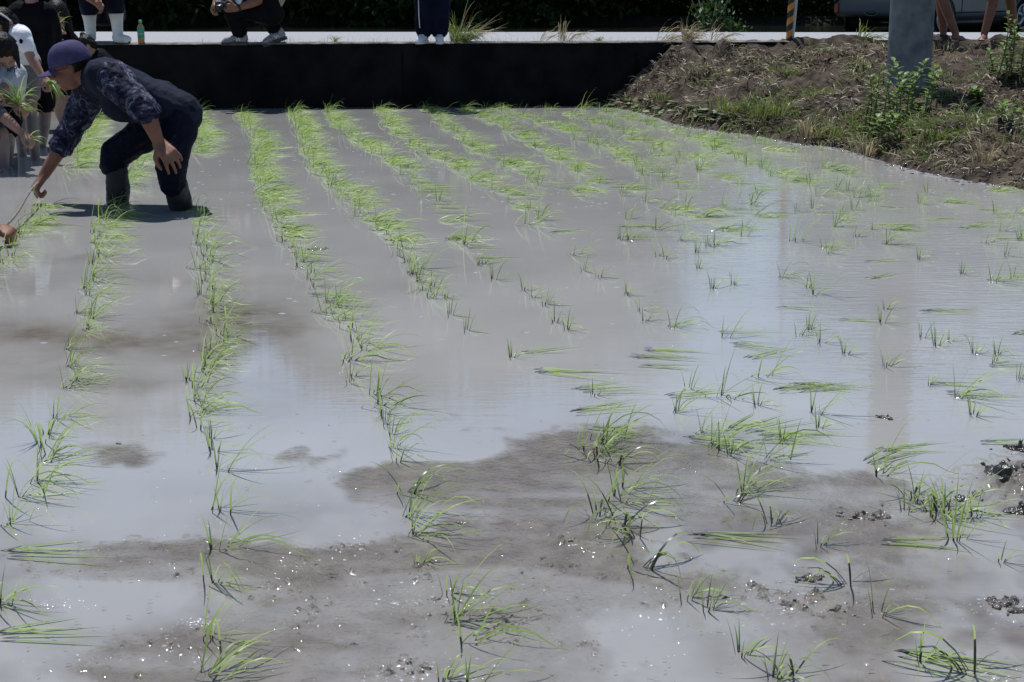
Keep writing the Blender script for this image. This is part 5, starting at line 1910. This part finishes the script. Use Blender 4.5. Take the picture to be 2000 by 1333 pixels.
# rows run by planting line: dense where the photograph is dense, thinner to the right
for k in range(-3, 24):
    lat = base_lat + k * SP
    t = 4.6
    wob = random.uniform(0, 6)
    while t < 14.6:
        t += random.uniform(.12, .17) if t < 8.6 or k > 14 else random.uniform(.075, .125)
        wv = (0.045 + .006 * max(k, 0)) * math.sin(t * 0.9 + wob) + random.gauss(0, .022 + .004 * max(k - 3, 0))
        p = rown * (lat + wv) + rowdir * t
        px, py = pix(p)
        if px < -60 or px > 2080 or py < 211 + 0 * k or py > 700: continue
        if p.y > wall_y(p.x) - .12: continue
        d = float(seg_dist(np.array([[p.x]]), np.array([[p.y]]))[0, 0])
        if d > -0.12: continue
        # where the listed ones already stand
        if k <= 1 and py > 640: continue
        if k == 2 and py > 590: continue
        if k == 3 and py > 525: continue
        if k >= 4 and py > 505 - 0.0 * px: continue
        if px > 1150 and py > 455: continue
        if k <= -1 and py > 620: continue
        # the farmer and the children stand where nothing is planted yet
        if px < 420 and 300 < py < 400 and not (px < 60 or 240 < px < 300 and random.random() < .25) and k == 0: continue
        if px < 130 and py < 400: continue
        if px < 20 and py < 480: continue
        if k == -1 and 372 < py < 402: continue
        keep_p = 0.95 if k < 7 else 0.62
        if px > 1100 and py > 340: keep_p = .6
        elif px > 1000: keep_p = .9
        if py > 400 and k >= 3: keep_p = .55
        if px > 1500: keep_p *= .7
        if py < 300 and px > 560: keep_p = .93
        if random.random() > keep_p: continue
        r = random.random()
        if k <= 2: kind = l_ if r < .86 else (u_ if r < .93 else f_)
        elif py < 300: kind = l_ if r < .62 else (f_ if r < .85 else u_)
        else: kind = l_ if r < .48 else (f_ if r < .8 else u_)
        if kind == l_ and py < 470 and random.random() < .55: kind = 'drift'
        GEN.append((px, py, kind))
ALL = [(px, py, kind, True) for px, py, kind in HAND] + [(px, py, kind, False) for px, py, kind in GEN]
ALL.sort(key=lambda a: (not a[3], -a[1]))
rows = {}
IND, REST = [], []
vis = lambda a: -20 < a[0] < 2000 and a[1] < 1345
order = sorted(ALL, key=lambda a: (-a[1]))
n_ind = 0
for a in order:
    if n_ind < 298:
        IND.append(a); n_ind += 1
    else:
        REST.append(a)


def ordn(n):
    return f"{n}{'th' if 10 <= n % 100 <= 20 else {1: 'st', 2: 'nd', 3: 'rd'}.get(n % 10, 'th')}"


ROWNAME = {-2: 'leftmost row cut by the frame', -1: 'row in front of the farmer\'s shadow', 0: 'row beside the farmer\'s right boot', 1: 'row next right of the boot row', 2: 'third row right of the boots', 3: 'fourth row right of the boots'}
DESC = {'drift': 'wind-streaming', 'upright': 'short upright', 'leaning': 'wind-bent', 'flattened': 'flat floating', 'muddy': 'mud-blackened', 'big': 'tall bushy upright', 'bigm': 'large mud-blackened', 'tall': 'tall lone upright'}


def row_of(p):
    return int(round((p.dot(rown) - base_lat) / SP))


cnt = {}
for (px, py, kind, hand_) in sorted(IND, key=lambda a: -a[1]):
    p = G(px, py)
    rk = row_of(p)
    cnt[rk] = cnt.get(rk, 0) + 1
    me_k = {'big': 'bushy', 'bigm': 'muddy', 'tall': 'bushy'}.get(kind, kind)
    me = random.choice(MESH[me_k])
    o = bpy.data.objects.new('rice_seedling', me)
    COL.objects.link(o)
    o.location = p
    o.rotation_euler = (0, 0, random.gauss(0, .32) if me_k != 'upright' else random.uniform(-.7, .7))
    s_ = random.uniform(.85, 1.15)
    if kind == 'big': s_ = 1.0
    if kind == 'bigm': s_ = 1.2
    if kind == 'tall': s_ = .95
    if not hand_: s_ *= 1.0
    elif me_k == 'upright' and kind == 'upright': s_ *= .85
    o.scale = (s_, s_, s_ * random.uniform(.9, 1.1))
    rn = ROWNAME.get(rk, f"{ordn(rk + 1)} row right of the boots" if rk > 0 else 'row at the left frame edge')
    tag(o, f"{DESC[kind]} rice seedling, {ordn(cnt[rk])} from the front, {rn}", 'rice seedling', 'planted rice seedlings')
# the dense far rows as one object
V, Fc, Sh = [], [], []
import itertools
vv, qq, sh, off = [], [], [], 0
cache = {}
for (px, py, kind, hand_) in REST:
    me_k = {'big': 'bushy', 'bigm': 'muddy', 'tall': 'bushy'}.get(kind, kind)
    me = random.choice(MESH[me_k])
    if me.name not in cache:
        co = np.zeros(len(me.vertices) * 3, np.float32); me.vertices.foreach_get('co', co)
        lq = np.zeros(len(me.loops), np.int32); me.loops.foreach_get('vertex_index', lq)
        sa = np.zeros(len(me.polygons), np.float32); me.attributes['shade'].data.foreach_get('value', sa)
        cache[me.name] = (co.reshape(-1, 3), lq.reshape(-1, 4), sa)
    co, lq, sa = cache[me.name]
    p = G(px, py)
    a = random.gauss(0, .2); s_ = random.uniform(.8, 1.15)
    R2 = np.array([[math.cos(a), -math.sin(a), 0], [math.sin(a), math.cos(a), 0], [0, 0, 1]])
    vv.append((co @ R2.T) * s_ + np.array([p.x, p.y, 0])); qq.append(lq + off); sh.append(np.clip(sa + random.uniform(-.1, .3), 0, 1)); off += len(co)
o = mesh_np('rice_rows', np.concatenate(vv), np.concatenate(qq), M['rice'], None, True, np.concatenate(sh))
o['kind'] = 'stuff'

# ------------------------------------------------------------------ clods, debris, glint domes
def clod(px, py, w_, h_, label, seed, dark=False):
    rnd = random.Random(seed)
    p = G(px, py)
    m = MB()
    m.ell(p, V3((w_ * .5, 0, 0)), V3((0, w_ * .28, 0)), V3((0, 0, h_ * .3)), 12)
    for i in range(26):
        u = rnd.gauss(0, .30)
        q = p + V3((u * w_, rnd.gauss(0, .2) * w_, rnd.uniform(-.25, .35) * h_ * (1.1 - abs(u))))
        r = rnd.uniform(.05, .19) * w_
        a = rnd.uniform(0, 3.1)
        m.ell(q, V3((math.cos(a), math.sin(a), rnd.gauss(0, .3))) * r, V3((-math.sin(a), math.cos(a), rnd.gauss(0, .3))) * r * rnd.uniform(.5, .9), V3((0, 0, min(r * .7, h_ * .7))), 8)
    o = m.fuse('mud_clod', M['wet_clod' if dark else 'wet_mud'], None, max(.0022, w_ * .022), 1, w_ * .10, w_ * .07)
    tag(o, label, 'mud clod', 'wet clods in the paddy')


clod(1978, 934, .19, .055, 'biggest black wet clod ridge at the right edge of the mud', 1, True)
clod(1992, 878, .07, .035, 'black clod at the right edge above the biggest ridge', 2, True)
clod(1930, 968, .06, .02, 'shiny low clod just below the left end of the biggest ridge', 3)
clod(1990, 1000, .08, .03, 'rough wet clod at the right edge below the biggest ridge', 4, True)
clod(1885, 978, .05, .015, 'thin dark clod among seedlings left of the clod ridge', 5, True)
clod(1958, 1180, .06, .022, 'double dark clod at the lower right, ringed with glints', 6)
clod(1985, 1195, .04, .015, 'smaller clod touching the double clod on its right', 7)
clod(1578, 1132, .05, .015, 'low crumbly clod left of the mud-blackened seedling', 8)
clod(1542, 1182, .04, .012, 'flat grey clod below the crumbly one', 9)
clod(1728, 816, .045, .012, 'small dark lump standing alone in the rippled water', 10)
clod(1058, 1092, .02, .01, 'tiny shiny clod left of the large blackened seedling', 11)
clod(850, 1172, .02, .01, 'tiny black clod left of the front upright seedling', 12)
clod(648, 1070, .014, .008, 'pea-sized black clod between the two front rows', 13)
clod(622, 488, .07, .007, 'low glittering mud lump on open water beside the second seedling row right of the farmer', 14)
clod(232, 868, .016, .012, 'tiny dark bump on top of the round brown mud patch', 15)
clod(690, 1260, .02, .008, 'dark speck of mud in the bottom foreground glints', 16)
clod(1700, 1012, .07, .018, 'glinting rough mud heap left of the right hand seedlings', 17)

dv = MB()
for i in range(520):
    px, py = random.uniform(-20, 2020), 420 + 930 * random.random() ** .8
    p = G(px, py, .003 if py < 900 else .006)
    a = random.uniform(-.5, .5) if random.random() < .7 else random.uniform(0, 3.1)
    L_ = random.uniform(.002, .007); w_ = random.uniform(.0005, .0015)
    e1 = V3((math.cos(a), math.sin(a), 0)) * L_; e2 = V3((-math.sin(a), math.cos(a), 0)) * w_
    dv.add([p - e1 - e2, p + e1 - e2 * .5, p + e1 + e2 * .5, p - e1 + e2], [(0, 1, 2, 3)])
do = dv.obj('floating_debris', M['debris'], smooth=False)
do['kind'] = 'stuff'
# low glossy domes added and shaped to throw sun glints off silt and mud
def cap_mesh(mb, p, a, slope, sx=1.0):
    R_ = a / math.sin(slope)
    vs, fs = [], []
    n, m_ = 14, 5
    for i in range(m_ + 1):
        t = slope * (1 - i / m_)
        rr = max(R_ * math.sin(t), a * .02)
        zz = R_ * (math.cos(t) - math.cos(slope)) - a * .04
        for k in range(n):
            w_ = 2 * math.pi * k / n
            vs.append((p.x + rr * math.cos(w_) * sx, p.y + rr * math.sin(w_), p.z + zz))
    for i in range(m_):
        for k in range(n):
            fs.append((i * n + k, i * n + (k + 1) % n, (i + 1) * n + (k + 1) % n, (i + 1) * n + k))
    fs.append(tuple(m_ * n + k for k in range(n)))
    mb.add(vs, fs)


def surf(px, py):
    c = min(max(int(round((px + 700) / 4)), 0), PX.shape[1] - 1)
    r = int(np.argmin(np.abs(pys - py)))
    return float(Z[r, c]), float(expo[r, c])


bs_, bm_ = MB(), MB()
SPOTS = ((650, 1080, 50, 20), (870, 1170, 70, 15), (790, 1310, 90, 18), (790, 1315, 50, 10), (1690, 1010, 60, 25), (1570, 1150, 80, 30), (1780, 985, 60, 18), (1480, 915, 50, 18), (1120, 1060, 60, 25), (1340, 910, 30, 10), (390, 1215, 20, 6), (120, 1180, 40, 6), (340, 1265, 50, 15), (1600, 1190, 90, 20), (1950, 1190, 50, 20), (1950, 960, 50, 30), (1960, 1320, 40, 14), (430, 1010, 200, 60), (1300, 1220, 90, 40))
for i in range(1900):
    r = random.random()
    if r < .66:
        cx, cy, sx, sy = random.choice(SPOTS)
        px, py = random.gauss(cx, sx), random.gauss(cy, sy)
    elif r < .74:
        px, py = random.uniform(0, 2000), 850 + 490 * random.random() ** .7
    elif r < .95:
        px, py = random.uniform(380, 2000), random.uniform(214, 420)
    else:
        px, py = random.uniform(0, 2000), random.uniform(400, 860)
    p = G(px, py)
    if py < 700 and float(seg_dist(np.array([[p.x]]), np.array([[p.y]]))[0, 0]) > -.03: continue
    z_, e_ = surf(px, py)
    a_ = min(.008, .0013 + random.expovariate(1 / .0010))
    if py < 700: a_ = random.uniform(.006, .012)
    p.z = z_
    cap_mesh(bm_ if e_ > .5 else bs_, p, a_, math.radians(random.uniform(27, 36)), random.uniform(.9, 1.5))
for i in range(420):
    k = random.uniform(0, 11)
    a0, b0 = WL[int(k)], WL[int(k) + 1]
    nrm = V3((-(b0.y - a0.y), b0.x - a0.x, 0)).normalized()
    p = lerp(a0, b0, k % 1) - nrm * abs(random.gauss(.02, .05))
    p.z = 0
    cap_mesh(bs_, p, random.uniform(.006, .014), math.radians(random.uniform(27, 36)), random.uniform(.9, 1.6))
o = bs_.obj('silt_glint_domes', M['silt_glint'])
o['kind'] = 'stuff'
o = bm_.obj('mud_glint_domes', M['mud_glint'])
o['kind'] = 'stuff'

# ------------------------------------------------------------------ light
KR, KC = 0.12, 0.34          # shadow offset to the right and towards the camera per metre of height
sun_dir = V3((-KR, KC, 1)).normalized()
sd = bpy.data.lights.new('sun', 'SUN')
sd.energy = 4.4
sd.angle = math.radians(0.53)
sd.color = (1.0, 0.985, 0.965)
so = bpy.data.objects.new('sun', sd)
so.rotation_euler = sun_dir.to_track_quat('Z', 'Y').to_euler()
COL.objects.link(so)
wld = bpy.data.worlds.new('World')
SC.world = wld
wld.use_nodes = True
nt = wld.node_tree
sky = nt.nodes.new('ShaderNodeTexSky')
sky.sky_type = 'NISHITA'
sky.sun_disc = False
sky.sun_elevation = math.asin(sun_dir.z)
sky.sun_rotation = math.atan2(sun_dir.x, sun_dir.y)
sky.air_density = 1.0
sky.dust_density = 0.2
sky.ozone_density = 2.6
bgd = nt.nodes['Background']
nt.links.new(sky.outputs[0], bgd.inputs[0])
bgd.inputs[1].default_value = 0.096
SC.view_settings.view_transform = 'Standard'
SC.view_settings.look = 'None'
SC.view_settings.exposure = 0.17
SC.view_settings.gamma = 1.0
SC.render.film_transparent = False
SC.cycles.use_denoising = True
SC.cycles.max_bounces = 6
SC.cycles.transparent_max_bounces = 4
SC.cycles.sample_clamp_indirect = 4
